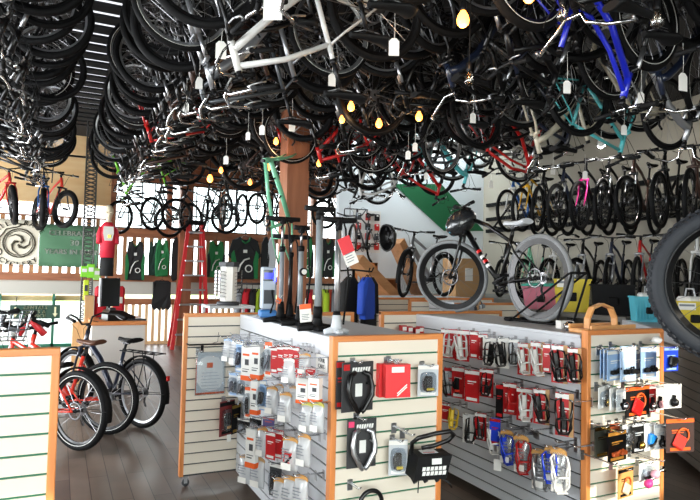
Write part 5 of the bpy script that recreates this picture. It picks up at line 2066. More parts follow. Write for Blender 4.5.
# ------------------------------------------------------------------ sunglasses spinner on its little stand, behind the left stand
c = at(228, 305, 'y', 5.6)
st_ = thing('side_stand', 'low grey open stand carrying the sunglasses spinner', 'stand', (c.x, 5.6, 0))
b = MB()
for sx in (-1, 1):
    for sy in (-1, 1):
        b.box(sx * .19 - .012, sy * .15 - .012, 0, sx * .19 + .012, sy * .15 + .012, c.z - .02)
b.cbox((0, 0, .3), (.38, .3, .015))
b.build('frame', [LGREY], st_)
b = MB(); b.cbox((0, 0, c.z - .012), (.42, .34, .024), bev=.004); b.build('top', [LGREY], st_)
top = at(228, 262, 'y', 5.6)
sp = thing('sunglasses_spinner', 'white round spinner rack full of sunglasses behind the left stand', 'display rack', (c.x, 5.6, c.z + .001), R2(12))
H = top.z - c.z
b = MB(); b.lathe([(.1, 0), (.11, .012), (.1, .03), (.03, .035)], n=24); b.build('base', [DGREY], sp)
b = MB(); b.lathe([(.075, .035), (.08, .045), (.08, H - .05), (.075, H - .045)], n=8, smooth=False)
b.build('column', [mat('pearl_white', (232, 230, 224), .35)], sp)
b = MB(); b.lathe([(.1, H - .045), (.1, H - .005), (.085, H)], n=8, smooth=False); b.build('top_cap', [DGREY], sp)
def glasses_mesh():
    b = MB()
    for s_ in (-1, 1):
        b.torus(.02, .0025, 14, 5, 0, (s_ * .03, 0, 0), ry=.003)
        b.lathe([(.019, -.001), (.019, .001)], (s_ * .03, 0, 0), 14, 1, 'Y')
        b.tube([(s_ * .05, 0, .008), (s_ * .056, .03, .006), (s_ * .05, .07, -.006)], .002, 5)
    b.tube([(-.01, 0, .006), (0, -.002, .01), (.01, 0, .006)], .0025, 5)
    return b.mesh('frame', [BLACK, mat('dark_lens', (36, 40, 48), .1, coat=.6)])
gm = cached('glasses', glasses_mesh)
k = 0
LENS = [mat('lens_blue', (50, 90, 150), .12, coat=.6), mat('lens_amber', (150, 96, 40), .12, coat=.6), None, mat('lens_green', (50, 104, 84), .12, coat=.6), None]
SIDES = ['left', 'right']
for col in range(2):
    a = R2(-172 + col * 150)
    for row in range(8):
        z = .08 + row * (H - .16) / 7.5
        p_ = V((c.x, 5.6, c.z)) + V((math.cos(a + .2) * .122, math.sin(a + .2) * .122, z))
        g = thing('sunglasses', 'dark sunglasses on the spinner, %s from the bottom of its %s column' % (ORDN[row], SIDES[col]), 'sunglasses', p_, a + .2 + PI / 2, 'sunglasses on the spinner')
        o = obj('frame', gm, g)
        if LENS[(row + col) % 5]:
            recolour(o, 1, LENS[(row + col) % 5])
        k += 1

# ------------------------------------------------------------------ red stepladder at the far post
lx0, lx1 = at(188.5, 224, 'y', 12.7), at(202, 224, 'y', 12.7)
bx0, bx1 = at(172, 345, 'y', 12.3), at(208, 345, 'y', 12.3)
ztop = lx0.z
ld = thing('stepladder', 'tall red stepladder with silver steps standing before the far wooden post', 'ladder', ((bx0.x + bx1.x) / 2, 12.3, 0))
cx = ld.location.x
LR = mat('ladder_red', (196, 38, 42), .45)
def rail(xa, xb, ya, yb, m_, w_):
    w_ *= 1.25
    b = MB()
    b.tube([(xa, ya, 0.0), (xb, yb, ztop)], w_, 4, 0, flat=(1, 1, 0))
    return b
rail(bx0.x - cx, lx0.x - cx, 0, .36, LR, .04).build('rail', [LR], ld)
rail(bx1.x - cx, lx1.x - cx, 0, .36, LR, .04).build('rail', [LR], ld)
rail(bx0.x - cx + .03, lx0.x - cx + .02, .62, .42, LR, .026).build('rear_leg', [LR], ld)
rail(bx1.x - cx - .03, lx1.x - cx - .02, .62, .42, LR, .026).build('rear_leg', [LR], ld)
for i in range(8):
    t = (i + 1) / 8.6
    xa = bx0.x + (lx0.x - bx0.x) * t - cx
    xb = bx1.x + (lx1.x - bx1.x) * t - cx
    b = MB(); b.cbox(((xa + xb) / 2, .36 * t - .01, ztop * t), (xb - xa - .03, .1, .035), bev=.006)
    b.build('step', [ALU], ld)
b = MB(); b.cbox(((lx0.x + lx1.x) / 2 - cx, .38, ztop + .03), (lx1.x - lx0.x + .12, .16, .09), bev=.015); b.build('top_cap', [MATTE], ld)

# ------------------------------------------------------------------ jerseys and clothes
def garment(px0, py0, px1, py1, y, label, kind, body, side=None, accent=None, name=None, cat='jersey', group=None, hang=True, rz=0., thick=.05):
    a, c_ = at(px0, py0, 'y', y), at(px1, py1, 'y', y)
    W, H_ = abs(c_.x - a.x), abs(a.z - c_.z)
    root = thing(name or 'cycling_jersey', label, cat, ((a.x + c_.x) / 2, y, c_.z), rz, group)
    if kind == 'vest':
        out = [(-.36, 0), (.36, 0), (.4, .3), (.42, .6), (.36, .72), (.3, .97), (.16, 1.), (.1, .9), (0, .84), (-.1, .9), (-.16, 1.), (-.3, .97), (-.36, .72), (-.42, .6), (-.4, .3)]
    elif kind == 'tee':
        out = [(-.3, 0), (.3, 0), (.31, .55), (.34, .64), (.42, .48), (.52, .56), (.4, .92), (.18, 1.), (.08, .94), (-.08, .94), (-.18, 1.), (-.4, .92), (-.52, .56), (-.42, .48), (-.34, .64), (-.31, .55)]
    elif kind == 'shorts':
        out = [(-.5, .14), (-.36, .02), (-.22, .08), (-.08, .0), (0, .12), (.08, .0), (.22, .08), (.36, .02), (.5, .14), (.44, .6), (.46, .94), (.3, 1.), (-.3, 1.), (-.46, .94), (-.44, .6)]
    else:   # jacket seen edge-on on a rail
        out = [(-.45, .06), (-.2, 0), (.25, .03), (.48, .1), (.44, .5), (.4, .86), (.16, 1.), (-.12, .98), (-.4, .84), (-.46, .5)]
    b = MB()
    n = len(out)
    rings = []
    cx_, cz_ = 0, .5
    for d_, s_ in ((-thick * .5, .9), (-thick * .42, .98), (thick * .42, .98), (thick * .5, .9)):
        rings.append([V(((cx_ + (x - cx_) * s_) * W, d_ + .012 * math.sin(x * 17 + z * 7), (cz_ + (z - cz_) * s_) * H_)) for x, z in out])
    b.loft(rings, 0, True, True)
    b.build('cloth', [body], root)
    if side:
        for s_ in (-1, 1):
            b = MB()
            poly = [(s_ * .41 * W, .02 * H_), (s_ * .3 * W, .03 * H_), (s_ * .26 * W, .4 * H_), (s_ * .34 * W, .68 * H_), (s_ * .42 * W, .6 * H_)]
            b.prism(poly if s_ < 0 else poly[::-1], -thick * .5 - .014, -thick * .3)
            b.build('side_panel', [side], root)
    if accent:
        b = MB()
        b.tube([(-.2 * W, -thick * .5 - .012, .18 * H_), (-.14 * W, -thick * .5 - .014, .34 * H_), (-.02 * W, -thick * .5 - .014, .46 * H_), (.14 * W, -thick * .5 - .014, .5 * H_)], W * .025, 6)
        b.torus(W * .1, W * .02, 16, 5, 0, (.12 * W, -thick * .5 - .012, .26 * H_))
        b.cbox((0, -thick * .5 - .01, .66 * H_), (W * .12, .006, H_ * .07), 0)
        b.build('emblem', [accent], root)
    b = MB()
    if kind in ('vest', 'tee'):
        b.tube([(-.17 * W, 0, .985 * H_), (-.1 * W, -thick * .4, .9 * H_), (0, -thick * .5, .85 * H_), (.1 * W, -thick * .4, .9 * H_), (.17 * W, 0, .985 * H_)], W * .03, 6)
        b.build('collar', [side or accent or body], root)
        b = MB()
    if hang:
        b.tube([(-.3 * W, 0, .93 * H_), (0, 0, 1.02 * H_), (.3 * W, 0, .93 * H_)], .006, 6)
        b.tube([(0, 0, 1.02 * H_), (0, 0, 1.02 * H_ + .04), (.02, .02, 1.02 * H_ + .07), (.0, .06, 1.02 * H_ + .06)], .004, 5)
        b.build('hanger', [DARKM], root)
    return root


JW = mat('jersey_white', (222, 224, 218), .8)
BC = mat('black_cloth', (26, 27, 28), .85)
REDC = mat('red_cloth', (200, 30, 44), .8)
GRP = 'green and black cycling jerseys hung before the far slats'
JY = 13.2
garment(124, 240, 146, 281, JY, 'black and green sleeveless jersey with white emblem right of the mannequin', 'vest', BC, GREEN, JW, group=GRP)
garment(154, 239, 170, 277, JY, 'bright green sleeveless jersey left of the red ladder', 'vest', GREEN, None, JW, group=GRP)
garment(148, 241, 158, 276, JY + .06, 'dark jersey half hidden behind the bright green one', 'vest', mat('dark_green_cloth', (28, 58, 48), .8), None, None, group=GRP)
garment(206, 240, 226, 278, JY, 'green jersey with black sides right of the red ladder', 'vest', GREEN, BC, JW, group=GRP)
garment(229, 236, 260, 280, JY - .1, 'black short-sleeved jersey with red collar and green sleeves behind the spinner', 'tee', BC, GREEN, JW, group=GRP)
garment(298, 236, 314, 278, JY, 'green jersey behind the thick grey pump', 'vest', GREEN, BC, JW, group=GRP)
garment(319, 238, 336, 278, JY, 'black and green jersey between the grey and silver pumps', 'vest', BC, GREEN, JW, group=GRP)
for i, (x0, x1, m_, d_) in enumerate(((261, 269, BC, 'black garment on the far slats left of the pump station'), (267, 275, LGREY, 'pale garment on the far slats behind the pump station'), (172, 178, BC, 'black garment on the far slats just left of the ladder'))):
    garment(x0, 236, x1, 282, JY - .05, d_, 'jacket', m_, None, None, name='hanging_garment', cat='clothing')
garment(152, 280, 171, 311, 12.9, 'black cycling shorts hung from the beam above the slat fence', 'shorts', BC, None, None, name='cycling_shorts', cat='shorts', hang=True)
# clothes on the low rail behind the left stand
rl = MB()
ra, rb = at(240, 285, 'y', 8.2), at(345, 285, 'y', 8.2)
rz_ = ra.z + .02
rl.tube([(ra.x - .1, 8.2, rz_), (rb.x + .1, 8.2, rz_)], .015, 8)
for x in (ra.x - .06, (ra.x + rb.x) / 2, rb.x + .06):
    rl.tube([(x, 8.2, 0), (x, 8.2, rz_)], .015, 8)
    rl.tube([(x, 7.9, .02), (x, 8.5, .02)], .015, 6)
o = rl.build('clothes_rail', [DARKM])
tag(o, 'long dark clothes rail behind the pumps', 'clothes rail')
CL = [(241, 'grey', GREY, 'grey'), (246.5, 'red', REDC, 'red, first'), (252, 'black', BC, 'black, left of the lime one'), (258.5, 'lime', mat('lime_cloth', (178, 214, 50), .8), 'lime, left'), (287, 'black', BC, 'black, by the wooden post'), (294, 'white', JW, 'white, by the wooden post'),
      (304, 'black', BC, 'black, left of the thick grey pump'), (309, 'red', REDC, 'red, left of the thick grey pump'), (324, 'lime', mat('lime_cloth', (178, 214, 50), .8), 'lime, right of the thick grey pump'), (328.5, 'red', mat('orange_cloth', (220, 84, 50), .8), 'orange-red, right of the lime one'),
      (333, 'grey', GREY, 'grey, behind the silver pump'), (342, 'black', BC, 'black, right of the silver pump')]
for i, (px, cn, m_, d_) in enumerate(CL):
    p_ = at(px, 300, 'y', 8.2)
    g = thing('hanging_jacket', '%s jacket on the low clothes rail behind the pumps' % d_, 'clothing', (p_.x, 8.2, rz_ - .02), R2(64 + 5 * (i % 3)), 'jackets on the low clothes rail')
    b = MB()
    out = [(-.24, -.72), (.24, -.72), (.23, -.3), (.27, -.6), (.34, -.58), (.27, -.14), (.08, -.05), (-.08, -.05), (-.27, -.14), (-.34, -.58), (-.27, -.6), (-.23, -.3)]
    rings = [[V((x * s_, d2 + .01 * math.sin(20 * x + 9 * z), z)) for x, z in out] for d2, s_ in ((-.045, .92), (-.03, 1), (.03, 1), (.045, .92))]
    b.loft(rings, 0)
    b.build('cloth', [m_], g)
    b = MB(); b.tube([(-.2, 0, -.09), (0, 0, -.03), (.2, 0, -.09)], .007, 6); b.tube([(0, 0, -.03), (0, .0, .03), (.02, .02, .05)], .004, 5); b.build('hanger', [DARKM], g)
# dark garments and blue jacket on a small rack right of the silver pump
c = at(353, 300, 'y', 7.0)
rk = thing('clothes_rack', 'small black clothes rack right of the silver pump', 'clothes rail', (c.x, 7.0, 0))
zt_ = at(362, 270, 'y', 7.0).z
b = MB()
b.tube([(0, 0, 0), (0, 0, zt_)], .02, 8)
for k in range(4):
    a = k * PI / 2 + .4
    b.tube([(0, 0, .03), (.34 * math.cos(a), .34 * math.sin(a), .02)], .014, 6)
    b.tube([(0, 0, zt_), (.3 * math.cos(a), .3 * math.sin(a), zt_ - .02), (.33 * math.cos(a), .33 * math.sin(a), zt_ + .03)], .01, 6)
b.build('frame', [MATTE], rk)
for i, (dx, dy, m_, d_, hh) in enumerate(((-.1, -.12, BC, 'black jacket, front left on the small clothes rack', .75), (.06, -.26, mat('royal_blue_cloth', (34, 78, 190), .7), 'bright blue jacket on the small clothes rack', .55), (.2, -.06, BC, 'black jacket, right side of the small clothes rack', .72), (.05, .2, BC, 'black jacket at the back of the small clothes rack', .7))):
    g = thing('hanging_jacket', d_, 'clothing', (c.x + dx, 7.0 + dy, zt_ - .06), R2((20, 30, 15, 0)[i]))
    g.scale = (.62, 1, 1)
    b = MB()
    out = [(-.17, -hh), (.17, -hh), (.17, -.3), (.2, -.5), (.25, -.48), (.2, -.12), (.07, -.03), (-.07, -.03), (-.2, -.12), (-.25, -.48), (-.2, -.5), (-.17, -.3)]
    rings = [[V((x * s_, d2 + .012 * math.sin(20 * x + 9 * z), z)) for x, z in out] for d2, s_ in ((-.05, .9), (-.035, 1), (.035, 1), (.05, .9))]
    b.loft(rings, 0)
    b.build('cloth', [m_], g)
    b = MB(); b.tube([(-.15, 0, -.07), (0, 0, .0), (.15, 0, -.07)], .006, 6); b.build('hanger', [DARKM], g)

# ------------------------------------------------------------------ dress-form in red and white jersey
my_ = 11.2
mt, mw, mf = at(109, 206, 'y', my_), at(109, 248, 'y', my_), at(109, 276, 'y', my_)
mq = thing('mannequin', 'headed display figure in red and white jersey and black shorts standing high by the banner', 'mannequin', (mt.x, my_, mf.z))
H = mt.z - mf.z
def ell(cx, cz, rx, ry, n=18):
    return [V((cx + rx * math.cos(2 * PI * i / n), ry * math.sin(2 * PI * i / n), cz)) for i in range(n)]
b = MB()
b.loft([ell(0, H * .0, .12, .09), ell(0, H * .16, .125, .1), ell(0, H * .34, .12, .09), ell(0, H * .6, .155, .1), ell(0, H * .7, .135, .09), ell(0, H * .76, .07, .06), ell(0, H * .8, .055, .055), ell(0, H * .84, .075, .085), ell(0, H * .92, .085, .1), ell(0, H * .975, .06, .07), ell(0, H, .01, .01)], 0)
b.build('body', [mat('mannequin_cream', (222, 206, 180), .5)], mq)
b = MB()
b.loft([ell(0, H * .26, .15, .115), ell(0, H * .45, .16, .12), ell(0, H * .6, .175, .12), ell(0, H * .705, .155, .105), ell(0, H * .765, .085, .075)], 0)
for s_ in (-1, 1):
    b.tube([(s_ * .13, 0, H * .68), (s_ * .175, -.02, H * .58), (s_ * .185, -.05, H * .46)], [.065, .06, .055], 10, 0)
b.build('jersey', [mat('jersey_crimson', (206, 34, 58), .7)], mq)
b = MB()
b.loft([[V((x, -.135 - .0 * z, z)) for x, z in ((-.08, H * .5), (.08, H * .5), (.11, H * .6), (.1, H * .7), (-.1, H * .7), (-.11, H * .6))], [V((x * .9, -.11, z)) for x, z in ((-.08, H * .5), (.08, H * .5), (.11, H * .6), (.1, H * .7), (-.1, H * .7), (-.11, H * .6))]], 0)
b.cbox((.02, -.14, H * .56), (.07, .012, .06), 1, bev=.004)
b.build('chest_panel', [JW, GOLD], mq)
b = MB()
b.loft([ell(0, 0, .14, .105), ell(0, H * .15, .145, .11), ell(0, H * .27, .14, .108)], 0)
b.build('shorts', [BC], mq)
b = MB()
b.loft([ell(0, H * .89, .1, .115), ell(0, H * .96, .095, .11), ell(0, H * 1.0, .06, .07), ell(0, H * 1.015, .01, .01)], 0)
b.cbox((0, -.13, H * .9), (.13, .1, .012), 0, bev=.004)
b.build('cap', [mat('cream_cap', (226, 214, 186), .7)], mq)
mq.scale = (.78, .9, 1.0)
b = MB(); b.tube([(0, 0, 0), (0, 0, -.05)], .03, 8); b.build('socket', [STEEL], mq)
b = MB(); b.tube([(mt.x, my_, 0), (mt.x, my_, mf.z - .05)], .025, 8); b.lathe([(.2, 0), (.2, .015), (.03, .03)], (mt.x, my_, 0), 20)
o = b.build('mannequin_pole', [DARKM]); tag(o, 'dark pole on a round foot carrying the red-jerseyed mannequin', 'stand')

# ------------------------------------------------------------------ counter, till and the bright green hangings
c0, c1 = at(99, 322, 'y', 8.7), at(145.5, 321, 'y', 8.35)
ct = thing('shop_counter', 'white shop counter with oak edge between the floor bicycles and slat fence', 'counter', (0, 0, 0))
zt_ = c1.z
b = MB()
b.box(c0.x - .1, 8.36, .0, c1.x, 9.3, zt_ - .05, 0)
b.build('body', [mat('counter_white', (214, 208, 200), .5)], ct)
b = MB(); b.cbox(((c0.x - .1 + c1.x) / 2, 8.83, zt_ - .025), (c1.x - c0.x + .14, 1.0, .05), bev=.006); b.build('top', [TRIMX], ct)
b = MB(); pq = at(85, 300, 'y', 9.0); pr_ = at(94, 300, 'y', 9.0)
b.box(pq.x, 9.0, 0, pr_.x, 9.2, zt_ + .3); b.box(pq.x - .14, 9.0, 0, pq.x, 9.2, zt_ - .06)
o = b.build('wooden_pedestal', [wood('pine_box', (196, 150, 98), (220, 176, 122), 2, .5, 'Z', 6)]); tag(o, 'pale wooden pedestal left of the shop counter', 'pedestal')
# monitor, register, keyboard
mp = at(110, 300, 'y', 8.75)
mn = thing('monitor', 'black computer monitor seen obliquely on the shop counter', 'monitor', (mp.x, 8.75, zt_), R2(28))
b = MB(); b.cbox((0, 0, .36), (.28, .03, .38), bev=.006); b.build('screen', [mat('screen_black', (36, 38, 38), .2)], mn)
b = MB(); b.box(-.16, -.012, .17, -.142, .012, .55); b.build('bezel', [LGREY], mn)
b = MB(); b.tube([(0, .02, .02), (0, .02, .3)], .02, 8); b.cbox((0, .02, .012), (.2, .16, .022), bev=.006); b.build('stand', [MATTE], mn)
rp = at(118, 312, 'y', 8.55)
rg = thing('cash_register', 'black till with sloping keypad on the shop counter before the monitor', 'cash register', (rp.x, 8.56, zt_), R2(15))
b = MB(); b.prism([(-.17, 0), (.19, 0), (.19, .05), (.02, .13), (-.14, .14), (-.17, .1)], -.12, .12); b.build('body', [BLACK], rg)
b = MB()
for i in range(4):
    for j in range(3):
        b.cbox((.05 + i * .032, -.06 + j * .05, .117 - i * .017), (.022, .034, .012), 0, Matrix.Rotation(.44, 4, 'Y'), .003)
b.build('keypad', [GREY], rg)
b = MB(); b.cbox((-.08, 0, .15), (.08, .07, .03), 0, bev=.005); b.build('printer', [DGREY], rg)
rr_ = at(136, 318, 'y', 8.5)
o = thing('keyboard', 'dark flat keyboard at the right end of the shop counter', 'keyboard', (rr_.x, 8.5, zt_), .1)
b = MB(); b.cbox((0, 0, .009), (.24, .12, .018), bev=.004); b.build('body', [DGREY], o)
b = MB()
for i in range(10):
    for j in range(4):
        b.cbox((-.1 + i * .0222, -.04 + j * .026, .02), (.018, .021, .006), bev=.002)
b.build('keys', [BLACK], o)['kind'] = 'stuff'
for i, (px, py, y, m_, d_) in enumerate(((100.5, 296, 9.1, REDC, 'left of the monitor'), (119, 296, 9.1, REDC, 'right of the monitor'))):
    p_ = at(px, py, 'y', y)
    root = thing('red_bag', 'red and white hanging bag %s behind the till' % d_, 'bag', (p_.x, y, zt_))
    hh = p_.z - zt_ + .14
    b = MB(); b.cbox((0, 0, hh / 2), (.15, .1, hh), 0, bev=.03); b.build('body', [m_], root)
    b = MB(); b.cbox((0, -.052, hh * .55), (.09, .004, hh * .2), 0); b.build('label', [JW], root)
for i, (px, y0, y1, m_, d_) in enumerate(((84.5, 266, 277, LIME, 'lime green glove pack, upper left on the lattice post'), (91, 264, 278, LIME, 'lime green glove pack, upper right on the lattice post'), (86, 280, 300, mat('neon_yellow', (196, 220, 40), .5), 'neon yellow strap hanging below the lime packs'), (97, 268, 280, mat('light_lime', (150, 206, 96), .5), 'pale lime pack right of the lattice post'))):
    p_ = at(px, (y0 + y1) / 2, 'y', 11.7)
    w = depth(p_); hh = (y1 - y0) * w / FPX; ww = (.13 if i != 2 else .09)
    root = thing('hanging_pack', d_, 'package', (p_.x, 11.7, p_.z - hh / 2))
    b = MB(); b.cbox((0, 0, hh / 2), (ww, .04, hh), bev=.012); b.build('body', [m_], root)
    b = MB(); b.cbox((0, -.022, hh * .6), (ww * .6, .003, hh * .3), 0); b.build('print', [JW if i != 2 else DGREY], root)
    b = MB(); b.tube([(0, 0, hh), (0, .15, hh + .04), (0, .25, hh + .04)], .005, 5); b.build('hook', [DARKM], root)

# ------------------------------------------------------------------ wire basket and red kids' scooter on the left stand
p_ = at(8, 340, 'y', 3.0)
bk_ = thing('wire_basket', 'grey wire basket of small parts at the left edge of the left stand', 'basket', (p_.x - .06, 3.05, 1.2335))
b = MB()
for k in range(9):
    t = -.14 + k * .035
    b.tube([(t, -.1, .12), (t * .85, -.08, .004), (t * .85, .08, .004), (t, .1, .12)], .0022, 4)
for z, s_ in ((.004, .85), (.05, .91), (.085, .95), (.12, 1.)):
    b.tube([(-.15 * s_, -.1 * s_, z), (.15 * s_, -.1 * s_, z), (.15 * s_, .1 * s_, z), (-.15 * s_, .1 * s_, z)], .0028, 4, closed=True)
b.build('wires', [STEEL], bk_)
rb_ = random.Random(4)
for i in range(12):
    m_ = rb_.choice([MATTE, DGREY, BLACK, LGREY, GREY])
    b = MB(); b.cbox((0, 0, 0), (.05, .025, .02), 0, bev=.006); b.tube([(.02, 0, 0), (.05, .0, .02), (.06, .01, .05)], .006, 6)
    o = b.build('small_part', [m_], loc=(p_.x - .06 + rb_.uniform(-.09, .09), 3.05 + rb_.uniform(-.05, .05), 1.2335 + .025 + .016 * (i % 7)), rot=(rb_.uniform(-.5, .5), rb_.uniform(-.5, .5), rb_.uniform(0, 6)))
    tag(o, 'small dark metal part lying in the grey wire basket', 'bicycle part', 'small parts in the wire basket')
s0 = at(29, 336, 'y', 3.25)
sc_ = thing('balance_bike', 'red and white children\'s bicycle front with black grips on the left stand', 'bicycle', (s0.x, 3.25, 1.2335), R2(20))
hs = at(30, 318, 'y', 3.25).z - 1.2335
b = MB()
b.tube([(0, 0, hs * .9), (.03, -.01, hs * .5), (.065, -.01, .0)], [.013, .015, .017], 8)
b.tube([(0, 0, hs * .9), (-.02, .01, hs * .5), (-.045, .01, 0)], [.013, .015, .017], 8)
b.build('fork', [mat('scooter_red', (236, 60, 66), .35)], sc_)
b = MB(); b.tube([(-.03, .02, hs * .95), (-.045, .02, hs * .5), (-.07, .02, .0)], [.012, .016, .018], 8); b.build('fender', [WHITE], sc_)
b = MB()
b.tube([(-.02, -.02, hs * 1.02), (.0, 0, hs * .95), (.035, -.04, hs * .75), (.06, -.07, hs * .58)], .008, 8)
b.tube([(0, 0, hs * .95), (.015, .03, hs * 1.12), (.04, .06, hs * 1.25)], .008, 8)
b.tube([(-.02, 0, hs * .98), (.025, 0, hs * .92)], .013, 8)
b.build('handlebar', [MATTE], sc_)
for e0, e1 in (((.03, -.035, hs * .78), (.062, -.072, hs * .56)), ((.012, .025, hs * 1.08), (.042, .062, hs * 1.27))):
    b = MB(); b.tube([e0, e1], .012, 8); b.build('grip', [RUBBER], sc_)

# ------------------------------------------------------------------ ramps, crate, pegboard behind the silver bicycle
b = MB()
a_, c_ = at(392, 244, 'y', 10.2), at(432, 296, 'y', 9.6)
RAMP = wood('ramp_plywood', (160, 112, 72), (186, 136, 92), 2, .5, 'X', 5)
b.prism([(a_.x, a_.z), (c_.x, c_.z), (c_.x + .1, c_.z + .1), (a_.x + .1, a_.z + .1)], 9.9, 10.35)
o = b.build('plywood_board', [RAMP]); tag(o, 'slanting plywood board leaning behind the silver electric bicycle', 'board')
b = MB()
a_, c_ = at(350, 262, 'y', 9.4), at(390, 303, 'y', 9.4)
b.prism([(a_.x, a_.z), (c_.x, c_.z), (c_.x + .24, c_.z), (a_.x + .1, a_.z + .12)], 9.1, 9.6)
o = b.build('plywood_board', [RAMP]); tag(o, 'slanting plywood board left of the silver electric bicycle', 'board')
b = MB()
b.box(c_.x - 1.0, 9.05, c_.z - .05, c_.x + .3, 10.35, c_.z - .002); b.box(c_.x - .95, 9.1, 0, c_.x - .87, 9.18, c_.z - .05); b.box(c_.x + .18, 9.1, 0, c_.x + .26, 9.18, c_.z - .05); b.box(c_.x - .95, 10.2, 0, c_.x - .87, 10.28, c_.z - .05); b.box(c_.x + .18, 10.2, 0, c_.x + .26, 10.28, c_.z - .05)
o = b.build('work_table', [RAMP]); tag(o, 'plain wooden table before the white wall under the slanting boards', 'table')
a_, c_ = at(375, 278, 'y', 9.7), at(400, 296, 'y', 9.7)
b = MB()
b.box(a_.x, 9.7, c_.z, a_.x + .03, 10.3, a_.z); b.box(c_.x - .03, 9.7, c_.z, c_.x, 10.3, a_.z); b.box(a_.x, 9.7, a_.z - .03, c_.x, 10.3, a_.z); b.box(a_.x, 10.27, c_.z, c_.x, 10.3, a_.z)
o = b.build('wooden_box', [RAMP]); tag(o, 'open wooden box shelf at the left of the silver electric bicycle', 'box')
a_, c_ = at(355, 262, 'y', 10.0), at(377, 300, 'y', 10.0)
fb = MB()
for (x0, z0, x1, z1) in ((a_.x, c_.z, a_.x + .06, a_.z), (c_.x - .06, c_.z, c_.x, a_.z), (a_.x, a_.z - .06, c_.x, a_.z), (a_.x, c_.z, c_.x, c_.z + .06)):
    fb.box(x0, 10.0, z0, x1, 10.06, z1)
o = fb.build('oak_surround', [TRIM]); tag(o, 'plain oak frame leaning before the white wall left of the box shelf', 'picture frame')
a_, c_ = at(456, 258, 'y', 8.6), at(485, 306, 'y', 8.6)
cr = thing('plywood_crate', 'plywood crate with white paper label seen behind the grey-tired bicycle', 'crate', ((a_.x + c_.x) / 2, 8.6, 0))
W = c_.x - a_.x
b = MB(); b.cbox((0, .2, a_.z / 2), (W, .4, a_.z), bev=.006); b.build('body', [KRAFT], cr)
b = MB(); pz = at(468, 274, 'y', 8.6).z; b.box(-.12, -.004, pz - .12, .04, .0, pz + .1); b.build('label', [PAPER], cr)
pg = thing('pegboard', 'white pegboard of red and black parts on the white wall', 'pegboard', (at(367, 232, 'y', YP - .02).x, YP - .02, at(367, 232, 'y', YP - .02).z))
b = MB(); b.box(-.3, 0, -.4, .3, .016, .42); b.build('board', [WHITE], pg)
for i in range(4):
    for j in range(3):
        b = MB(); b.cbox((0, -.025, 0), (.1, .04, .13), bev=.008); b.box(-.02, -.047, .02, .02, -.0455, .045, 1)
        m_ = (REDP, MATTE, REDP, DGREY)[(i + j) % 4] if j != 1 else (MATTE, REDP)[i % 2]
        p3 = V(pg.location) + V((-.2 + j * .2, -.004, -.28 + i * .19))
        o = b.build('small_package', [m_, PAPER], loc=p3)
        tag(o, 'small package on the white pegboard, column %d from the left, row %d from the top' % (j + 1, 4 - i), 'package', 'packages on the pegboard')
hb_ = MB()
p_ = at(350, 216, 'y', 10.3)
hb_.tube([(-.3, -.05, .04), (-.2, -.1, .0), (0, 0, .0), (.2, -.1, .02), (.32, -.05, .14)], .013, 8)
hb_.tube([(0, 0, 0), (0, .17, 0)], .012, 6); hb_.tube([(0, 0, 0), (0, 0, .25)], .006, 5)
o = hb_.build('handlebar_display', [BLACK], loc=p_); tag(o, 'bare black handlebar fixed on the white wall above the road bicycle', 'handlebar')
# stand accessories on the two back stands
p_ = at(372, 308, 'y', 7.36)
o = thing('bicycle_light', 'silver round bicycle light on the back slatwall stand', 'bicycle light', p_)
b = MB(); b.lathe([(.045, -.03), (.06, 0), (.03, .04), (.02, .05)], n=14, axis='Y'); b.build('lamp', [CHROME], o)
b = MB(); b.cbox((0, .05, -.02), (.12, .03, .04), bev=.008); b.build('bracket', [MATTE], o)
for i, px in enumerate((370, 375)):
    p_ = at(px, 329, 'y', 7.38)
    b = MB(); b.cbox((0, 0, 0), (.1, .05, .16), bev=.004); b.box(-.035, -.027, -.02, .035, -.0255, .04, 1)
    o = b.build('small_package', [mat('carton_green', (46, 176, 84), .5), PAPER], loc=p_); tag(o, 'green small carton on the back slatwall stand, ' + ('left', 'right')[i] + ' of two', 'box')
for i, (px, py) in enumerate(((403, 329), (409, 330), (420, 330), (427, 331), (436, 333), (441, 336))):
    p_ = at(px, py, 'y', 4.26)
    b = MB(); b.cbox((0, 0, 0), (.05, .05, .06), 0, bev=.003); b.box(-.018, -.027, -.01, .018, -.0255, .02, 1)
    if px > 422:
        p_.x = min(p_.x, 2.66)
    o = b.build('red_carton', [RED, PAPER], loc=p_); tag(o, 'small red carton on the left wing of the bottle cage stand, %s from the left' % ORD2[i], 'box', 'small red cartons on the wing')
rs = random.Random(9)
for i in range(16):
    p_ = at(462 + i * 2.7, 313 - i * .35, 'y', 5.7 - .02 * i)
    b = MB(); b.cbox((0, 0, .0), (.05, .06, .05), 0, bev=.012); b.tube([(0, -.02, .02), (.03, -.03, .07), (.05, 0, .06)], .007, 6)
    o = b.build('small_part', [rs.choice([LGREY, DGREY, MATTE, GREY, KRAFT])], loc=V((p_.x, 5.75, p_.z)), rot=(0, 0, rs.uniform(0, 3)))
    tag(o, 'small metal part hung on the middle slatwall stand behind the grey-tired bicycle', 'bicycle part', 'small parts on the middle stand')

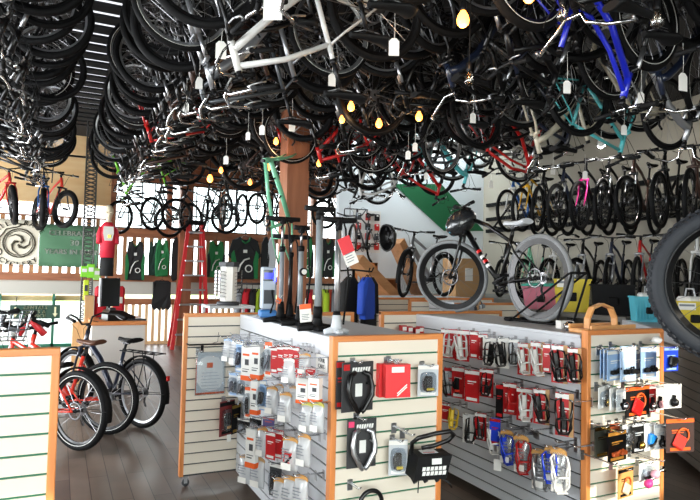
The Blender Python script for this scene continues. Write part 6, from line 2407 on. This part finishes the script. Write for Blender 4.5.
# ------------------------------------------------------------------ tray, small goods on the right stand, bins behind
a_ = at(609, 330, 'z', 1.245)
tr_ = thing('wooden_tray', 'wooden tray with a tall arched handle on the near end of the right stand', 'tray', (2.98, 2.66, 1.2365), R2(4))
TW = wood('maple_tray', (214, 150, 90), (232, 176, 116), 2, .45, 'X', 6)
b = MB(); b.cbox((0, 0, .014), (.4, .17, .026), bev=.006)
b.box(-.2, -.085, .026, .2, -.073, .05); b.box(-.2, .073, .026, .2, .085, .05)
b.build('body', [TW], tr_)
b = MB()
hz = at(603, 304, 'y', 2.66).z - 1.2365
pts = [(-.135, 0, .02), (-.132, 0, hz * .5), (-.095, 0, hz * .86), (-.01, 0, hz), (.075, 0, hz * .86), (.112, 0, hz * .5), (.115, 0, .02)]
pts = [V((x, y, z)) for x, y, z in pts]
inner = []
vs = []
for i, p in enumerate(pts):
    d = (pts[min(i + 1, 6)] - pts[max(i - 1, 0)]).normalized()
    nn = V((-d.z, 0, d.x))
    vs.append([p + nn * .006 + V((0, -.02, 0)), p + nn * .006 + V((0, .02, 0)), p - nn * .006 + V((0, .02, 0)), p - nn * .006 + V((0, -.02, 0))])
b.loft(vs, 0, True, False)
b.build('handle', [TW], tr_)
p_ = at(571, 326, 'z', 1.24)
b = MB(); b.cbox((0, 0, .025), (.09, .07, .05), bev=.002); b.box(-.03, -.0365, .015, .03, -.035, .035, 1)
o = b.build('small_box', [PAPER, GREY], loc=(2.95, 2.93, 1.2365), rot=(0, 0, -.3)); tag(o, 'small white box between the bicycle stand and the wooden tray', 'box')
o = thing('bicycle_bell', 'silver and blue bicycle bell beside the wooden tray', 'bell', (2.86, 2.80, 1.2365))
b = MB(); b.lathe([(.034, .012), (.034, .028), (.028, .045), (.012, .056), (1e-4, .058)], n=18); b.build('dome', [CHROME], o)
b = MB(); b.lathe([(.024, 0), (.024, .012)], n=14); b.build('base', [NAVY], o)

DD = V((.59, .81, 0)).normalized()
DO = V((4.6, 3.17, 0))
def dpos(px, back=.2):
    """point on the oblique counter top seen in photo column px, back metres behind its front edge"""
    nb = V((DD.y, -DD.x, 0))
    d = ray(px, 300)
    # solve d*s (xy) = DO + DD*t + nb*back
    o_ = DO + nb * back
    det = d.x * (-DD.y) - d.y * (-DD.x)
    s_ = (o_.x * (-DD.y) - o_.y * (-DD.x)) / det
    return V((d.x * s_, d.y * s_, 1.1025))


def bin_(px, label, col, W, D_, H_, lid=None, vents=False, name='storage_bin', rz=None, handle=False, sticker=True):
    d_ = ray(px, 300)
    p = V((6.27, 6.27 * d_.y / d_.x, 1.122)) if px < 630 else dpos(px)
    rz = R2(-45 if px < 630 else -36)
    root = thing(name, label, 'storage bin' if name == 'storage_bin' else 'basket', p, rz if rz is not None else math.atan2(DD.y, DD.x) + PI + R2(14))
    b = MB()
    t = .86
    o_ = [[V((sx * W / 2 * s, sy * D_ / 2 * s, z)) for sx, sy in ((-1, -1), (1, -1), (1, 1), (-1, 1))] for s, z in ((t, 0), (1, H_), (1.06, H_), (1.06, H_ + .02), (.96, H_ + .02), (t - .05, .012))]
    b.loft(o_, 0, True, False)
    if vents:
        for k in range(9):
            x = -W * .42 + k * W * .105
            b.prism([(x, H_ * .1), (x + W * .012, H_ * .1), (x + W * .014, H_ * .92), (x, H_ * .92)], -D_ / 2 - .002, -D_ / 2 * t, 1)
    b.build('body', [col, mat(col.name + '_shade', (40, 40, 40), .6) if False else col], root)
    if lid:
        b = MB(); b.cbox((0, 0, H_ + .04), (W * 1.08, D_ * 1.08, .03), bev=.008); b.cbox((0, 0, H_ + .06), (W * .8, D_ * .8, .014), bev=.004); b.build('lid', [lid], root)
    b = MB(); b.cbox((0, -D_ / 2 * .95 - .012, H_ * .48), (W * .24, .03, H_ * .28), bev=.01); b.build('grip_opening', [MATTE], root)
    if sticker:
        b = MB(); b.box(-W * .42, -D_ / 2 * 1.06 - .004, H_ * .78, W * .0, -D_ / 2 * 1.06 - .001, H_ * 1.02, 0); b.box(-W * .4, -D_ / 2 * 1.06 - .0046, H_ * .9, -W * .03, -D_ / 2 * 1.06 - .004, H_ * .97, 1); b.build('sticker', [PAPER, GREY], root)
    if handle:
        b = MB(); b.tube([(-W * .4, 0, H_), (-W * .3, 0, H_ + .14), (0, 0, H_ + .2), (W * .3, 0, H_ + .14), (W * .4, 0, H_)], .01, 8); b.build('handle', [col], root)
    return root


YB_ = mat('bin_yellow', (214, 190, 30), .4)
bin_(541, 'rose bin with teal and yellow rim seen through the grey-tired rear wheel', ROSE, .5, .3, .3, mat('bin_teal', (60, 170, 150), .45), sticker=False)
bin_(572, 'yellow storage bin with white sticker just right of the grey-tired rear wheel', YB_, .46, .3, .42, None)
bin_(612, 'black storage bin between the yellow bin and the cyan basket', MATTE, .5, .3, .36, None, sticker=False)
bin_(646, 'cyan plastic basket with white handle behind the fat tire', CYAN, .3, .26, .26, None, True, 'storage_basket', sticker=False, handle=False)
bin_(690, 'yellow storage bin with white sticker seen through the fat wheel', YB_, .34, .26, .26, None)
for i, (px, d_, dz) in enumerate(((646, 'in the cyan basket behind the fat tire', .02), (536, 'on the rose bin behind the grey-tired rear wheel', .372), (690, 'in the right yellow bin behind the fat wheel', .02))):
    d2 = ray(px, 300)
    p = V((6.27, 6.27 * d2.y / d2.x, 1.122)) if px < 630 else dpos(px)
    root = thing('white_parcel', 'white wrapped parcel with handle ' + d_, 'parcel', p + V((0, 0, dz)), R2(50 + 10 * i))
    hh = .3 if dz < .1 else .12
    b = MB(); b.cbox((0, 0, hh / 2), (.19, .16, hh), bev=.02); b.build('body', [WHITE], root)
    b = MB(); b.tube([(-.07, 0, hh - .005), (-.05, 0, hh + .07), (.05, 0, hh + .07), (.07, 0, hh - .005)], .008, 6); b.build('handle', [LGREY], root)
# ------------------------------------------------------------------ daylight
W = bpy.data.worlds.new('world'); SC.world = W
W.use_nodes = True
bg_ = W.node_tree.nodes['Background']
bg_.inputs['Color'].default_value = (.93, .97, 1., 1)
bg_.inputs['Strength'].default_value = 4.5


def area(name, loc, rot, sx, sy, power, col=(1, 1, 1)):
    L = bpy.data.lights.new(name, 'AREA')
    L.shape = 'RECTANGLE'
    L.size, L.size_y = sx, sy
    L.energy = power
    L.color = col
    o = bpy.data.objects.new(name, L)
    COL.objects.link(o)
    o.location = loc
    o.rotation_euler = rot
    return o


area('shop_window_daylight', (-.25, -2.65, 1.65), (PI / 2, 0, 0), 6.2, 2.4, 320, (1, .97, .92))
area('added_far_side_light', (-4.25, 9.9, 1.7), (0, -PI / 2, 0), 2.0, 5.3, 480, (.95, .97, 1))  # lamp of a made-up opening, added to lift the far end
area('added_wall_wash', (5.8, 10.1, ZC + .3), (0, 0, 0), 2.4, .6, 80, (.93, .97, 1))  # lamp added above the white wall to brighten it
area('added_side_light', (-4.25, 3.25, 1.7), (0, -PI / 2, 0), 2.0, 5.8, 380, (.9, .95, 1))  # lamp of an unseen opening, added to light the stands' left faces
area('far_window_daylight', (3.2, YB + .35, 2.92), (-PI / 2, 0, 0), 4.4, 1.0, 160, (.95, .98, 1))
area('far_door_daylight', (-1.7, YB + .35, .5), (-PI / 2, 0, 0), 4.4, .95, 90, (.95, .98, 1))
S = bpy.data.lights.new('sun', 'SUN')
S.energy = 6
S.angle = R2(.6)
S.color = (1, .9, .74)
so = bpy.data.objects.new('sun', S)
COL.objects.link(so)
d = V((.36, -1.0, .42))     # towards the sun
so.rotation_euler = d.to_track_quat('Z', 'Y').to_euler()

SC.view_settings.view_transform = 'Standard'
SC.view_settings.look = 'None'
SC.view_settings.gamma = 1
SC.view_settings.use_curve_mapping = False
SC.view_settings.exposure = 0.0
SC.cycles.use_denoising = True
SC.cycles.max_bounces = 8
SC.cycles.transparent_max_bounces = 16
SC.cycles.caustics_reflective = False
SC.cycles.caustics_refractive = False
bpy.context.view_layer.update()
